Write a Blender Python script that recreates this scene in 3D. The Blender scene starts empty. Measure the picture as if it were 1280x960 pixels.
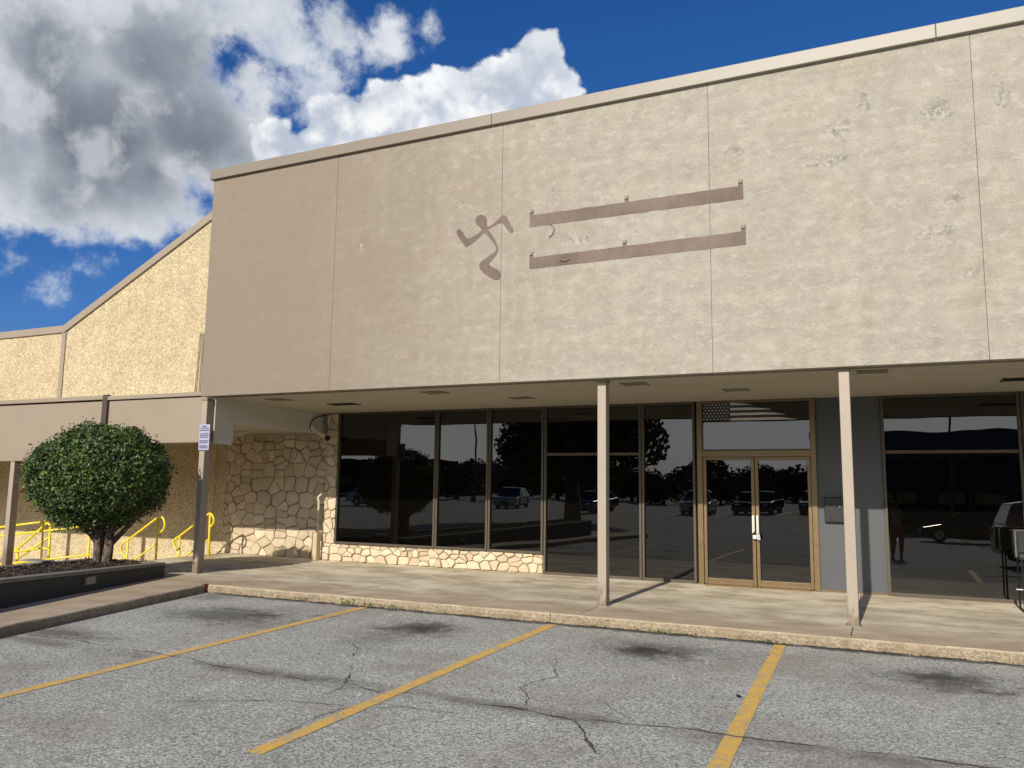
import bpy, bmesh, math, random
from mathutils import Vector, Matrix, noise
random.seed(7)
S = bpy.context.scene
COL = S.collection
PI = math.pi
R = math.radians

# ------------------------------------------------------------------ camera
cam = bpy.data.cameras.new('camera'); camo = bpy.data.objects.new('camera', cam); COL.objects.link(camo)
r_ = Vector((0.90771, 0.419399, 0.012897)); u_ = Vector((0.04126, -0.119805, 0.99194)); f_ = Vector((-0.417564, 0.899862, 0.126053))
M = Matrix((r_, u_, -f_)).transposed().to_4x4(); M.translation = Vector((0, 0, 1.6))
camo.matrix_world = M
cam.sensor_width = 36; cam.lens = 36 * 1005.53 / 1280
cam.clip_start = 0.1; cam.clip_end = 3000
S.camera = camo

# ------------------------------------------------------------------ light
SUN_EL, SUN_ROT = 27.2, 181.4
sun = bpy.data.lights.new('sun', 'SUN'); sun.energy = 4.6; sun.angle = R(.53); sun.color = (1, .925, .80)
suno = bpy.data.objects.new('sun', sun); COL.objects.link(suno)
sd = Vector((math.sin(R(SUN_ROT)) * math.cos(R(SUN_EL)), math.cos(R(SUN_ROT)) * math.cos(R(SUN_EL)), math.sin(R(SUN_EL))))
suno.rotation_euler = (-sd).to_track_quat('-Z', 'Y').to_euler()
suno.location = (0, -20, 30)
S.view_settings.view_transform = 'Standard'; S.view_settings.look = 'None'
S.view_settings.exposure = 0.0; S.view_settings.gamma = 1
S.cycles.use_denoising = True
S.cycles.caustics_reflective = False; S.cycles.caustics_refractive = False
S.cycles.max_bounces = 7; S.cycles.sample_clamp_indirect = 6

# ------------------------------------------------------------------ node helper
class NT:
    def __init__(s, tree): s.t = tree; s.n = tree.nodes; s.l = tree.links
    def node(s, typ, **kw):
        nd = s.n.new(typ)
        for k, v in kw.items(): setattr(nd, k, v)
        return nd
    def put(s, sock, v):
        if v is None: return
        if isinstance(v, bpy.types.NodeSocket): s.l.new(v, sock)
        else:
            if isinstance(v, (tuple, list)) and sock.type == 'RGBA' and len(v) == 3: v = (*v, 1)
            sock.default_value = v
    def m(s, op, a, b=None, c=None, clamp=False):
        nd = s.node('ShaderNodeMath', operation=op, use_clamp=clamp)
        s.put(nd.inputs[0], a); s.put(nd.inputs[1], b); s.put(nd.inputs[2], c); return nd.outputs[0]
    def vm(s, op, a, b=None, out=0, sc=None):
        nd = s.node('ShaderNodeVectorMath', operation=op)
        s.put(nd.inputs[0], a); s.put(nd.inputs[1], b)
        if sc is not None: s.put(nd.inputs['Scale'], sc)
        return nd.outputs[out]
    def sstep(s, x, a, b, lo=0., hi=1.):
        nd = s.node('ShaderNodeMapRange', interpolation_type='SMOOTHSTEP')
        s.put(nd.inputs[0], x); s.put(nd.inputs[1], a); s.put(nd.inputs[2], b); s.put(nd.inputs[3], lo); s.put(nd.inputs[4], hi)
        return nd.outputs[0]
    def noise(s, vec, scale, detail=4, rough=.55, dist=0):
        nd = s.node('ShaderNodeTexNoise')
        s.put(nd.inputs['Vector'], vec); s.put(nd.inputs['Scale'], scale); s.put(nd.inputs['Detail'], detail)
        s.put(nd.inputs['Roughness'], rough); s.put(nd.inputs['Distortion'], dist)
        return nd.outputs['Fac']
    def vor(s, vec, scale, feature='F1', out='Distance', rnd=1):
        nd = s.node('ShaderNodeTexVoronoi', feature=feature)
        s.put(nd.inputs['Vector'], vec); s.put(nd.inputs['Scale'], scale); s.put(nd.inputs['Randomness'], rnd)
        return nd.outputs[out]
    def mix(s, f, a, b, mode='MIX'):
        nd = s.node('ShaderNodeMix', data_type='RGBA', blend_type=mode)
        s.put(nd.inputs[0], f); s.put(nd.inputs[6], a); s.put(nd.inputs[7], b); return nd.outputs[2]
    def mapv(s, vec, scale=(1, 1, 1), loc=(0, 0, 0)):
        nd = s.node('ShaderNodeMapping'); s.put(nd.inputs[0], vec); s.put(nd.inputs['Scale'], scale); s.put(nd.inputs['Location'], loc)
        return nd.outputs[0]
    def bump(s, h, strength=.5, dist=.01, nrm=None):
        nd = s.node('ShaderNodeBump'); s.put(nd.inputs['Height'], h); s.put(nd.inputs['Strength'], strength); s.put(nd.inputs['Distance'], dist)
        if nrm is not None: s.put(nd.inputs['Normal'], nrm)
        return nd.outputs[0]
    def pos(s): return s.node('ShaderNodeNewGeometry').outputs['Position']
    def island(s): return s.node('ShaderNodeNewGeometry').outputs['Random Per Island']
    def sep(s, v):
        nd = s.node('ShaderNodeSeparateXYZ'); s.put(nd.inputs[0], v); return nd.outputs

def blob(nt, xyz, c, rx, ry, rz=None, n=None, k=.5):
    """soft ellipse mask in place coordinates"""
    a = nt.m('DIVIDE', nt.m('SUBTRACT', xyz[0], c[0]), rx)
    b = nt.m('DIVIDE', nt.m('SUBTRACT', xyz[1], c[1]), ry)
    d = nt.m('SQRT', nt.m('ADD', nt.m('MULTIPLY', a, a), nt.m('MULTIPLY', b, b)))
    if n is not None: d = nt.m('ADD', d, nt.m('MULTIPLY', nt.m('SUBTRACT', n, .5), k))
    return nt.sstep(d, 1.0, .1)

def mat(name, fn):
    m = bpy.data.materials.new(name); m.use_nodes = True
    nt = NT(m.node_tree); b = m.node_tree.nodes['Principled BSDF']
    fn(nt, b.inputs); return m

def simple(name, col, rough=.6, metal=0, spec=.4, var=.12, vs=6, bs=0, bscale=80, bdist=.002):
    def fn(nt, I):
        p = nt.pos(); n = nt.noise(p, vs, 5)
        f = nt.m('MULTIPLY_ADD', n, var * 2, 1 - var)
        c = nt.vm('SCALE', col, sc=f)
        nt.put(I['Base Color'], c)
        nt.put(I['Roughness'], nt.m('MULTIPLY_ADD', n, .2, rough - .1)); I['Metallic'].default_value = metal
        I['Specular IOR Level'].default_value = spec
        if bs: nt.put(I['Normal'], nt.bump(nt.noise(p, bscale, 4), bs, bdist))
    return mat(name, fn)

# ------------------------------------------------------------------ world: sky + clouds
W = bpy.data.worlds.new('World'); S.world = W; W.use_nodes = True
nt = NT(W.node_tree); W.node_tree.nodes.clear()
sky = nt.node('ShaderNodeTexSky', sky_type='NISHITA'); sky.sun_disc = False
sky.sun_elevation = R(SUN_EL); sky.sun_rotation = R(SUN_ROT); skS = 0; sky.air_density = 1.0; sky.dust_density = .35; sky.ozone_density = 2.2
skyc = sky.outputs[0]
D = nt.vm('NORMALIZE', nt.node('ShaderNodeTexCoord').outputs['Generated'])
sr = nt.node('ShaderNodeSeparateColor'); nt.put(sr.inputs[0], nt.vm('SCALE', skyc, sc=.085))
cc = nt.node('ShaderNodeCombineColor')
nt.put(cc.inputs[0], nt.m('MULTIPLY', nt.m('POWER', sr.outputs[0], 1.5), .68)); nt.put(cc.inputs[1], nt.m('MULTIPLY', sr.outputs[1], .60)); nt.put(cc.inputs[2], nt.m('MULTIPLY', nt.m('POWER', sr.outputs[2], .92), 1.03))
# thin bright high cloud low in the sky around the sun
dz_ = nt.sep(D)
veil = nt.m('MULTIPLY', nt.sstep(dz_[1], -.55, -.88), nt.m('MULTIPLY', nt.sstep(dz_[2], .46, .34), nt.sstep(nt.noise(nt.mapv(D, (1, 1, 3)), 2.2, 5), .10, .45)))
skyv = nt.mix(nt.m('MULTIPLY', veil, .9), cc.outputs[0], (1.75, 1.80, 1.76))
bg1 = nt.node('ShaderNodeBackground'); nt.put(bg1.inputs[0], skyv); bg1.inputs[1].default_value = 1.0
cloudA = [(-0.753, 0.495, 0.434, 0.102), (-0.685, 0.562, 0.463, 0.094), (-0.749, 0.553, 0.364, 0.103), (-0.679, 0.622, 0.39, 0.092), (-0.628, 0.644, 0.437, 0.051), (-0.79, 0.534, 0.301, 0.062), (-0.725, 0.609, 0.323, 0.071), (-0.821, 0.451, 0.351, 0.112), (-0.702, 0.646, 0.299, 0.039), (-0.592, 0.623, 0.511, 0.069), (-0.534, 0.674, 0.511, 0.055), (-0.49, 0.702, 0.517, 0.038), (-0.456, 0.729, 0.511, 0.021), (-0.624, 0.507, 0.595, 0.154), (-0.86, 0.342, 0.378, 0.15), (-0.653, 0.664, 0.364, 0.07), (-0.641, 0.691, 0.334, 0.054), (-0.809, 0.513, 0.288, 0.046)]
cloudB = [(-0.556, 0.725, 0.406, 0.05), (-0.497, 0.751, 0.436, 0.047), (-0.448, 0.777, 0.443, 0.05), (-0.396, 0.799, 0.453, 0.053), (-0.348, 0.808, 0.475, 0.043), (-0.33, 0.823, 0.462, 0.031), (-0.586, 0.714, 0.383, 0.036), (-0.54, 0.751, 0.38, 0.055), (-0.474, 0.788, 0.393, 0.074), (-0.387, 0.825, 0.413, 0.056), (-0.617, 0.688, 0.382, 0.035)]
cloudC = [(-0.574, 0.687, 0.446, 0.039), (-0.819, 0.525, 0.231, 0.011), (-0.786, 0.575, 0.227, 0.016), (-0.806, 0.557, 0.2, 0.019), (-0.779, 0.578, 0.243, 0.008), (-0.59, 0.65, 0.479, 0.034)]
def field(vec, lst):
    """largest of (1 - angle/radius) over the cloud's lobes"""
    cur = None
    for x, y, z, r in lst:
        d = nt.vm('DISTANCE', vec, (x, y, z), out='Value')
        v = nt.m('MULTIPLY_ADD', d, -10., 10. * r)
        cur = v if cur is None else nt.m('SMOOTH_MAX', cur, v, .25)
    return cur
def warped(vec, amt):
    nd = nt.node('ShaderNodeTexNoise'); nt.put(nd.inputs['Vector'], vec); nd.inputs['Scale'].default_value = 9; nd.inputs['Detail'].default_value = 3
    return nt.vm('ADD', vec, nt.vm('SCALE', nt.vm('SUBTRACT', nd.outputs['Color'], (.5, .5, .5)), sc=amt))
def bil(vec):
    a = nt.noise(vec, 11, 9, .60); b = nt.vor(warped(vec, .05), 30, 'SMOOTH_F1')
    c = nt.vor(warped(vec, .03), 70, 'SMOOTH_F1')
    return nt.m('ADD', nt.m('MULTIPLY', nt.m('SUBTRACT', a, .5), 2.1), nt.m('ADD', nt.m('MULTIPLY', nt.m('SUBTRACT', .42, b), .55), nt.m('MULTIPLY', nt.m('SUBTRACT', .42, c), .3)))
Dw = warped(D, .05)
lit = sd.normalized() * .018 + Vector((.010, -.002, .014))     # step towards the light, for the relief of the billows
D2 = nt.vm('ADD', D, tuple(lit))
bn, bn2 = bil(D), bil(D2)
relief = nt.m('SUBTRACT', bn, bn2)
soft = nt.m('SUBTRACT', nt.noise(Dw, 8, 7, .58), nt.noise(nt.vm('ADD', Dw, tuple(lit * 1.6)), 8, 7, .58))
fa = field(Dw, cloudA); fb = field(Dw, cloudB); fc = field(Dw, cloudC)
da = nt.m('MULTIPLY_ADD', nt.m('SUBTRACT', nt.noise(D, 10, 10, .62), .5), 1.9, fa); db = nt.m('MULTIPLY_ADD', bn, .30, fb); dc = nt.m('MULTIPLY_ADD', nt.m('SUBTRACT', nt.noise(D, 16, 9, .65), .5), 1.3, fc)
aa = nt.sstep(da, -.02, .34); ab = nt.sstep(db, .02, .09); ac = nt.m('MULTIPLY', nt.sstep(dc, -.08, .24), .72)
# dark underside of the big cloud
dark = field(Dw, [(-.76, .53, .37, .11), (-.72, .59, .37, .10), (-.68, .63, .372, .085), (-.80, .47, .36, .10), (-.70, .57, .43, .07), (-.75, .50, .44, .07), (-.66, .60, .45, .05), (-.645, .675, .36, .04)])
dk = nt.sstep(nt.m('ADD', dark, nt.m('MULTIPLY', nt.m('SUBTRACT', nt.noise(D, 9, 8, .6), .5), 1.5)), -.45, .90)
ca = nt.mix(dk, (.50, .55, .62), (.185, .215, .265))
ca = nt.mix(nt.m('MULTIPLY', nt.sstep(soft, -.02, .14), .42), ca, (.86, .88, .91))
ca = nt.mix(nt.m('MULTIPLY', nt.sstep(soft, .0, -.14), .35), ca, (.22, .26, .33))
rim = nt.sstep(nt.m('ADD', fa, nt.m('MULTIPLY', nt.m('SUBTRACT', nt.noise(D, 6, 8, .62), .5), 1.5)), .85, .0)
ca = nt.mix(nt.m('MULTIPLY', rim, .75), ca, (.80, .83, .88))
cb = nt.mix(nt.sstep(relief, -.34, .26), (.50, .56, .66), (.95, .96, .97))
cb = nt.mix(nt.m('MULTIPLY', nt.sstep(soft, .0, -.12), .45), cb, (.50, .57, .68))
colc = nt.mix(ab, nt.mix(aa, (.66, .72, .80), ca), cb)
alpha = nt.m('SUBTRACT', 1, nt.m('MULTIPLY', nt.m('MULTIPLY', nt.m('SUBTRACT', 1, aa), nt.m('SUBTRACT', 1, ab)), nt.m('SUBTRACT', 1, ac)), clamp=True)
bg2 = nt.node('ShaderNodeBackground'); nt.put(bg2.inputs[0], colc); bg2.inputs[1].default_value = 1.0
mx = nt.node('ShaderNodeMixShader'); nt.put(mx.inputs[0], alpha); nt.l.new(bg1.outputs[0], mx.inputs[1]); nt.l.new(bg2.outputs[0], mx.inputs[2])
out = nt.node('ShaderNodeOutputWorld'); nt.l.new(mx.outputs[0], out.inputs[0])
W.cycles.sampling_method = 'MANUAL'; W.cycles.sample_map_resolution = 1024

# ------------------------------------------------------------------ materials
def f_stucco(nt, I):
    p = nt.pos(); x, y, z = nt.sep(p)
    big = nt.noise(p, .7, 5, .6); mid = nt.noise(p, 4.5, 6, .65); fine = nt.noise(p, 40, 5, .7)
    st = nt.noise(nt.mapv(p, (5, 5, .5)), 1.2, 6, .7); hz = nt.noise(nt.mapv(p, (.5, 1, 6)), 1.2, 5, .7)
    t = nt.sstep(nt.m('ADD', x, nt.m('MULTIPLY_ADD', big, 2.6, nt.m('MULTIPLY_ADD', st, 1.6, -2.1))), -8.4, -2.2)
    c = nt.mix(t, (.252, .208, .157), (.372, .340, .278))  # lightening to the right: sun sheen put into the paint colour
    v = nt.m('ADD', nt.m('MULTIPLY', nt.m('SUBTRACT', mid, .5), .55), nt.m('ADD', nt.m('MULTIPLY', nt.m('SUBTRACT', st, .5), .16), nt.m('MULTIPLY', nt.m('SUBTRACT', hz, .5), .40)))
    v = nt.m('ADD', v, nt.m('MULTIPLY', nt.m('SUBTRACT', fine, .5), .45))
    v = nt.m('MULTIPLY', v, nt.m('MULTIPLY_ADD', t, .85, .20))
    c = nt.vm('SCALE', c, sc=nt.m('ADD', v, 1.0))
    warm = nt.mix(nt.sstep(nt.noise(nt.mapv(p, loc=(9, 3, 4)), 1.6, 4), .45, .75), (1, 1, 1), (1.015, .985, .96))
    c = nt.mix(1, c, warm, 'MULTIPLY')
    # weathered, spalled spots
    n2 = nt.noise(p, 9, 6, .75); xz = (x, z)
    sp = None
    for cx, cz, rx, rz in [(-.35, 5.85, .22, .22), (-.05, 6.12, .10, .26), (.68, 5.86, .26, .2), (-.5, 5.45, .35, .15), (.84, 4.82, .16, .12), (.62, 4.46, .3, .12), (-1.52, 5.75, .3, .1), (-7.1, 5.2, .08, .16), (.95, 3.95, .14, .1), (-5.4, 5.6, .1, .1), (-3.9, 5.6, .12, .06), (-3.6, 4.85, .3, .09), (1.3, 5.9, .1, .3)]:
        b = blob(nt, xz, (cx, cz), rx, rz, n=n2, k=2.2); sp = b if sp is None else nt.m('MAXIMUM', sp, b)
    chips = nt.m('MULTIPLY', sp, nt.sstep(nt.noise(p, 17, 7, .8), .48, .60))
    c = nt.mix(nt.m('MULTIPLY', chips, .13), c, (.27, .235, .18))
    fl = nt.m('MULTIPLY', nt.sstep(nt.noise(nt.mapv(p, (1, 1, 1.6), (3, 1, 7)), 6, 11, .80), .49, .64), nt.m('MULTIPLY_ADD', t, .52, .06))
    c = nt.mix(fl, c, (.50, .46, .39))
    dkf = nt.m('MULTIPLY', nt.sstep(nt.noise(nt.mapv(p, (1, 1, 1.3), (13, 5, 2)), 8, 11, .82), .53, .68), nt.m('MULTIPLY_ADD', t, .36, .04))
    c = nt.mix(dkf, c, (.25, .22, .175))
    band = nt.sstep(nt.noise(nt.mapv(p, (2.2, 1, .12)), 1.6, 3, .5), .42, .60)
    c = nt.vm('SCALE', c, sc=nt.m('MULTIPLY_ADD', nt.m('MULTIPLY', band, t), .03, .985))
    
    halo = nt.m('MULTIPLY', sp, nt.sstep(nt.noise(nt.mapv(p, loc=(2, 2, 2)), 14, 5, .7), .45, .6))
    c = nt.mix(nt.m('MULTIPLY', halo, .6), c, (.56, .52, .45))
    # hairline cracks along old board joints
    nt.put(I['Base Color'], c); I['Roughness'].default_value = .72; I['Specular IOR Level'].default_value = .3
    amp = nt.m('MULTIPLY_ADD', t, .75, .25)
    h = nt.m('ADD', nt.m('MULTIPLY', mid, 1.0), nt.m('ADD', nt.m('MULTIPLY', fine, .35), nt.m('MULTIPLY', nt.noise(p, 13, 6, .7), .8)))
    h = nt.m('ADD', nt.m('MULTIPLY', h, amp), nt.m('MULTIPLY', chips, -.28))
    nt.put(I['Normal'], nt.bump(h, .9, .020))
M_stucco = mat('weathered stucco with painted sheen', f_stucco)
M_brown = mat('brown bare stucco', lambda nt, I: (
    nt.put(I['Base Color'], nt.mix(nt.m('MULTIPLY_ADD', nt.m('SUBTRACT', nt.noise(nt.pos(), 1.3, 4), .5), 1.5, nt.noise(nt.mapv(nt.pos(), (1, 1, .4)), 10, 8, .75)), (.105, .078, .060), (.255, .195, .155))),
    nt.put(I['Roughness'], .85), nt.put(I['Normal'], nt.bump(nt.noise(nt.pos(), 14, 6, .7), .6, .014))))
M_trim = simple('tan trim paint', (.325, .265, .195), .5, var=.07, vs=2.5, bs=.15, bscale=6)
def f_cop(nt, I):
    p = nt.pos(); x = nt.sep(p)[0]; n = nt.noise(p, 3, 5)
    t = nt.sstep(nt.m('ADD', x, nt.m('MULTIPLY', n, 2)), -6, 1)
    nt.put(I['Base Color'], nt.mix(t, (.24, .195, .148), (.345, .312, .255))); I['Roughness'].default_value = .5  # lighter to the right, same sheen as the stucco, put into colour
    nt.put(I['Normal'], nt.bump(nt.noise(nt.mapv(p, (1, 1, 3)), 2, 3), .12, .02))
M_coping = mat('painted metal coping', f_cop)
def f_col(nt, I):
    p = nt.pos(); z = nt.sep(p)[2]; n = nt.noise(p, 5, 5); q = nt.noise(nt.mapv(p, (6, 6, 2.2)), 3, 8, .75)
    c = nt.vm('SCALE', (.375, .312, .242), sc=nt.m('MULTIPLY_ADD', n, .16, .92))
    wear = nt.m('MULTIPLY', nt.sstep(nt.m('ADD', z, nt.m('MULTIPLY', nt.m('SUBTRACT', q, .5), 1.2)), .42, .10), .75)
    c = nt.mix(wear, c, (.15, .095, .055))
    c = nt.mix(nt.m('MULTIPLY', nt.sstep(q, .66, .72), .5), c, (.20, .16, .12))
    nt.put(I['Base Color'], c); I['Roughness'].default_value = .5; nt.put(I['Normal'], nt.bump(nt.noise(p, 12, 4), .12, .004))
M_col = mat('column paint', f_col)
M_soffit = simple('soffit paint', (.44, .405, .32), .75, var=.08, vs=2, bs=.2, bscale=20)
M_vent = simple('soffit vent metal', (.24, .215, .165), .6)
M_dark = simple('dark void', (.02, .018, .016), .9)
def f_peb(nt, I):
    p = nt.pos(); v = nt.vor(p, 26, out='Color'); d = nt.vor(p, 26); big = nt.noise(p, 2.2, 4)
    s = nt.sep(v)[0]
    c = nt.mix(nt.sstep(s, .2, .9), (.53, .42, .245), (.68, .575, .375))
    c = nt.mix(nt.m('MULTIPLY', nt.sstep(nt.noise(p, 26, 4, .7), .51, .64), .72), c, (.30, .205, .105))
    streak = nt.noise(nt.mapv(p, (3.2, 3.2, .25)), 1.4, 6, .65)
    c = nt.vm('SCALE', c, sc=nt.m('MULTIPLY_ADD', streak, .30, nt.m('MULTIPLY_ADD', big, .35, .62)))
    nt.put(I['Base Color'], c); I['Roughness'].default_value = .85
    nt.put(I['Normal'], nt.bump(nt.m('ADD', nt.noise(p, 22, 4, .7), nt.m('MULTIPLY', d, -.6)), .85, .022))
M_pebble = mat('pebble dash', f_peb)
def f_stone(nt, I):
    p = nt.pos(); r = nt.island()
    c = nt.mix(nt.m('FRACT', nt.m('MULTIPLY', r, 7.3)), (.52, .41, .27), (.72, .62, .43))
    c = nt.mix(nt.m('MULTIPLY', nt.m('FRACT', nt.m('MULTIPLY', r, 13.7)), .4), c, (.52, .42, .32))
    c = nt.vm('SCALE', c, sc=nt.m('MULTIPLY_ADD', nt.noise(p, 9, 6, .65), .5, .75))
    nt.put(I['Base Color'], c); I['Roughness'].default_value = .85
    nt.put(I['Normal'], nt.bump(nt.m('ADD', nt.noise(p, 10, 6, .65), nt.m('MULTIPLY', nt.noise(p, 50, 3), .3)), .6, .022))
M_stone = mat('cream flagstone', f_stone)
M_mortar = simple('mortar', (.34, .265, .175), .9, var=.2, vs=14, bs=.5, bscale=60, bdist=.01)
def f_asph(nt, I):
    p = nt.pos(); x, y, z = nt.sep(p)
    sp = nt.vor(p, 75, out='Color'); s = nt.sep(sp)[0]; fine = nt.noise(p, 130, 3, .7)
    c = nt.mix(s, (.245, .244, .212), (.80, .80, .72))
    c = nt.mix(nt.sstep(nt.noise(p, 48, 3, .7), .54, .70), c, (.12, .118, .105))
    c = nt.mix(nt.m('MULTIPLY', nt.sstep(fine, .58, .74), .8), c, (.68, .67, .63))
    big = nt.noise(p, .55, 6, .6); mid = nt.noise(p, 2.4, 5, .6)
    c = nt.vm('SCALE', c, sc=nt.m('MULTIPLY_ADD', big, .50, nt.m('MULTIPLY_ADD', mid, .40, .56)))
    c = nt.mix(nt.m('MULTIPLY', nt.sstep(nt.noise(nt.mapv(p, loc=(5, 8, 0)), .8, 6, .6), .47, .66), .42), c, (.33, .275, .225))
    # oil stains where engines stand, and grime along the kerb and the long crack
    n = nt.noise(p, 4.5, 8, .78); xy = (x, y)
    for cx, cy, rx, ry, k in [(-7.35, 7.7, 1.15, .75, .70), (-4.85, 8.05, .62, .58, .80), (-2.2, 8.0, .55, .50, .82), (.42, 8.05, .62, .62, .70), (-8.0, 5.95, 1.1, .30, .6), (-4.3, 5.62, .55, .14, .5), (-8.7, 8.8, .5, .4, .4), (-2.0, 8.25, 1.0, .5, .35), (-4.9, 7.3, .5, .9, .25), (-4.75, 8.1, .26, .22, .8), (-2.25, 8.05, .30, .20, .9), (.35, 8.15, .30, .22, .7), (-7.0, 7.9, .40, .22, .5), (-1.75, 7.85, .18, .12, .5), (.75, 7.75, .22, .10, .6), (-5.2, 7.8, .16, .1, .5), (-6.3, 8.2, .4, .12, .4)]:
        c = nt.mix(nt.m('MULTIPLY', blob(nt, xy, (cx, cy), rx * 1.15, ry * 1.15, n=n, k=2.4), k), c, (.060, .056, .050))
    band = nt.sstep(nt.m('ADD', y, nt.m('MULTIPLY', nt.m('SUBTRACT', n, .5), .45)), 8.93, 9.02)
    c = nt.mix(nt.m('MULTIPLY', nt.m('MULTIPLY', band, nt.sstep(x, -9.4, -8.2)), .8), c, (.060, .060, .062))
    cr = nt.m('ABSOLUTE', nt.m('SUBTRACT', nt.m('ADD', y, nt.m('MULTIPLY', n, .1)), 5.60))
    c = nt.mix(nt.m('MULTIPLY', nt.m('MULTIPLY', nt.sstep(cr, .22, .0), nt.sstep(nt.noise(p, 1.1, 3), .40, .58)), .62), c, (.15, .13, .105))
    nt.put(I['Base Color'], c); I['Roughness'].default_value = .88; I['Specular IOR Level'].default_value = .25
    nt.put(I['Normal'], nt.bump(nt.m('ADD', nt.m('MULTIPLY', s, .6), nt.m('ADD', fine, nt.m('MULTIPLY', mid, 1.2))), .9, .014))
M_asph = mat('old pale asphalt', f_asph)
M_crack = simple('crack dirt', (.085, .076, .062), .95, var=.4, vs=30)
def f_yel(nt, I):
    p = nt.pos(); n = nt.noise(p, 60, 5, .75); w = nt.noise(p, 6, 5, .7)
    wear = nt.sstep(nt.m('ADD', nt.m('MULTIPLY', n, .7), nt.m('MULTIPLY', w, .5)), .575, .68)
    c = nt.mix(w, (.72, .42, .075), (.86, .54, .115)); c = nt.vm('SCALE', c, sc=nt.m('MULTIPLY_ADD', nt.noise(p, 140, 2), .6, .7))
    nt.put(I['Base Color'], nt.mix(nt.m('MULTIPLY', wear, .72), c, (.33, .32, .28))); I['Roughness'].default_value = .75
    nt.put(I['Normal'], nt.bump(nt.noise(p, 90, 3), .5, .006))
M_yel = mat('worn yellow road paint', f_yel)
M_white = simple('white road paint', (.7, .7, .66), .7, var=.2, vs=20)
def f_conc(nt, I):
    p = nt.pos(); x, y, z = nt.sep(p)
    n = nt.noise(p, .9, 6, .6); m_ = nt.noise(nt.mapv(p, (.75, 1.3, 1)), 1.7, 8, .66); f = nt.noise(p, 70, 4, .7)
    c = nt.mix(nt.sstep(m_, .30, .70), (.40, .335, .235), (.72, .64, .485))
    c = nt.mix(nt.m('MULTIPLY', nt.sstep(nt.noise(nt.mapv(p, (.7, 1.2, 1), (4, 2, 0)), 1.1, 7, .72), .48, .60), nt.sstep(y, 10.6, 12.4)), c, (.78, .70, .54))  # pale patches towards the glass: reflected sunlight put into the colour
    c = nt.mix(nt.m('MULTIPLY', nt.sstep(nt.noise(p, 3.0, 7, .75), .56, .66), .35), c, (.30, .25, .17))
    c = nt.vm('SCALE', c, sc=nt.m('MULTIPLY_ADD', n, .45, nt.m('MULTIPLY_ADD', f, .22, .70)))
    # rusty, dirty edge near the kerb
    e = nt.sstep(nt.m('ADD', y, nt.m('MULTIPLY', nt.m('SUBTRACT', m_, .5), 1.5)), 10.4, 9.4)
    c = nt.mix(nt.m('MULTIPLY', e, .55), c, (.36, .25, .145))
    nt.put(I['Base Color'], c); I['Roughness'].default_value = .82
    nt.put(I['Normal'], nt.bump(nt.m('ADD', nt.m('MULTIPLY', f, .4), nt.noise(p, 8, 5)), .3, .006))
M_conc = mat('walkway concrete', f_conc)
def f_kerb(nt, I):
    p = nt.pos(); v = nt.sep(nt.vor(p, 60, out='Color'))[0]; n = nt.noise(p, 5, 6, .7)
    c = nt.mix(v, (.25, .19, .12), (.44, .36, .245)); c = nt.vm('SCALE', c, sc=nt.m('MULTIPLY_ADD', n, 1.0, .5)); c = nt.mix(nt.m('MULTIPLY', nt.sstep(nt.sep(p)[2], .092, .108), .6), c, (.62, .52, .36))
    c = nt.mix(nt.m('MULTIPLY', nt.sstep(nt.noise(p, 2.2, 5, .7), .5, .66), .5), c, (.27, .20, .13))
    nt.put(I['Base Color'], c); I['Roughness'].default_value = .9
    nt.put(I['Normal'], nt.bump(nt.m('ADD', nt.noise(p, 45, 4, .7), v), .7, .012))
M_kerb = mat('exposed aggregate kerb', f_kerb)
def f_glass(nt, I):
    p = nt.pos()
    I['Base Color'].default_value = (.0025, .0022, .0018, 1); I['Roughness'].default_value = .0
    I['IOR'].default_value = 1.70; I['Specular IOR Level'].default_value = .5
    nt.put(I['Normal'], nt.bump(nt.noise(p, 1.3, 1, .4), .05, .03))
M_glass = mat('dark reflective glazing', f_glass)
M_bronze = simple('bronze anodised frame', (.20, .142, .075), .4, metal=.55, var=.1, vs=8)
M_frame = simple('dull frame metal', (.098, .078, .056), .5, metal=.2, var=.1, vs=8)
M_grey = simple('blue grey panel paint', (.085, .090, .097), .55, var=.05, vs=3, bs=.1)
M_blk = simple('black paint', (.012, .012, .013), .4, spec=.5)
M_chrome = simple('chrome', (.8, .8, .8), .18, metal=1, var=.05)
M_silver = simple('brushed aluminium', (.78, .72, .62), .35, metal=.6, var=.05)
M_cream = simple('cream plastic', (.66, .62, .52), .5)
M_yrail = simple('yellow rail paint', (.86, .66, .035), .35, var=.12, vs=12, spec=.5)
M_plant = simple('dark planter paint', (.032, .040, .042), .6, var=.25, vs=5, bs=.3, bscale=12, bdist=.006)
M_cap = simple('planter rim concrete', (.23, .225, .185), .85, var=.2, vs=7, bs=.4, bscale=40)
M_soil = simple('dark mulch', (.055, .038, .028), .95, var=.5, vs=30, bs=1, bscale=40, bdist=.03)
def f_bark(nt, I):
    p = nt.pos(); n = nt.noise(nt.mapv(p, (1, 1, .3)), 30, 6, .7)
    n = nt.m('MULTIPLY_ADD', nt.m('SUBTRACT', nt.noise(nt.pos(), 9, 5, .7), .5), 1.6, nt.sstep(n, .35, .65))
    nt.put(I['Base Color'], nt.mix(n, (.035, .024, .016), (.30, .23, .155))); I['Roughness'].default_value = .9
    nt.put(I['Normal'], nt.bump(n, .8, .02))
M_bark = mat('bark', f_bark)
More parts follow.
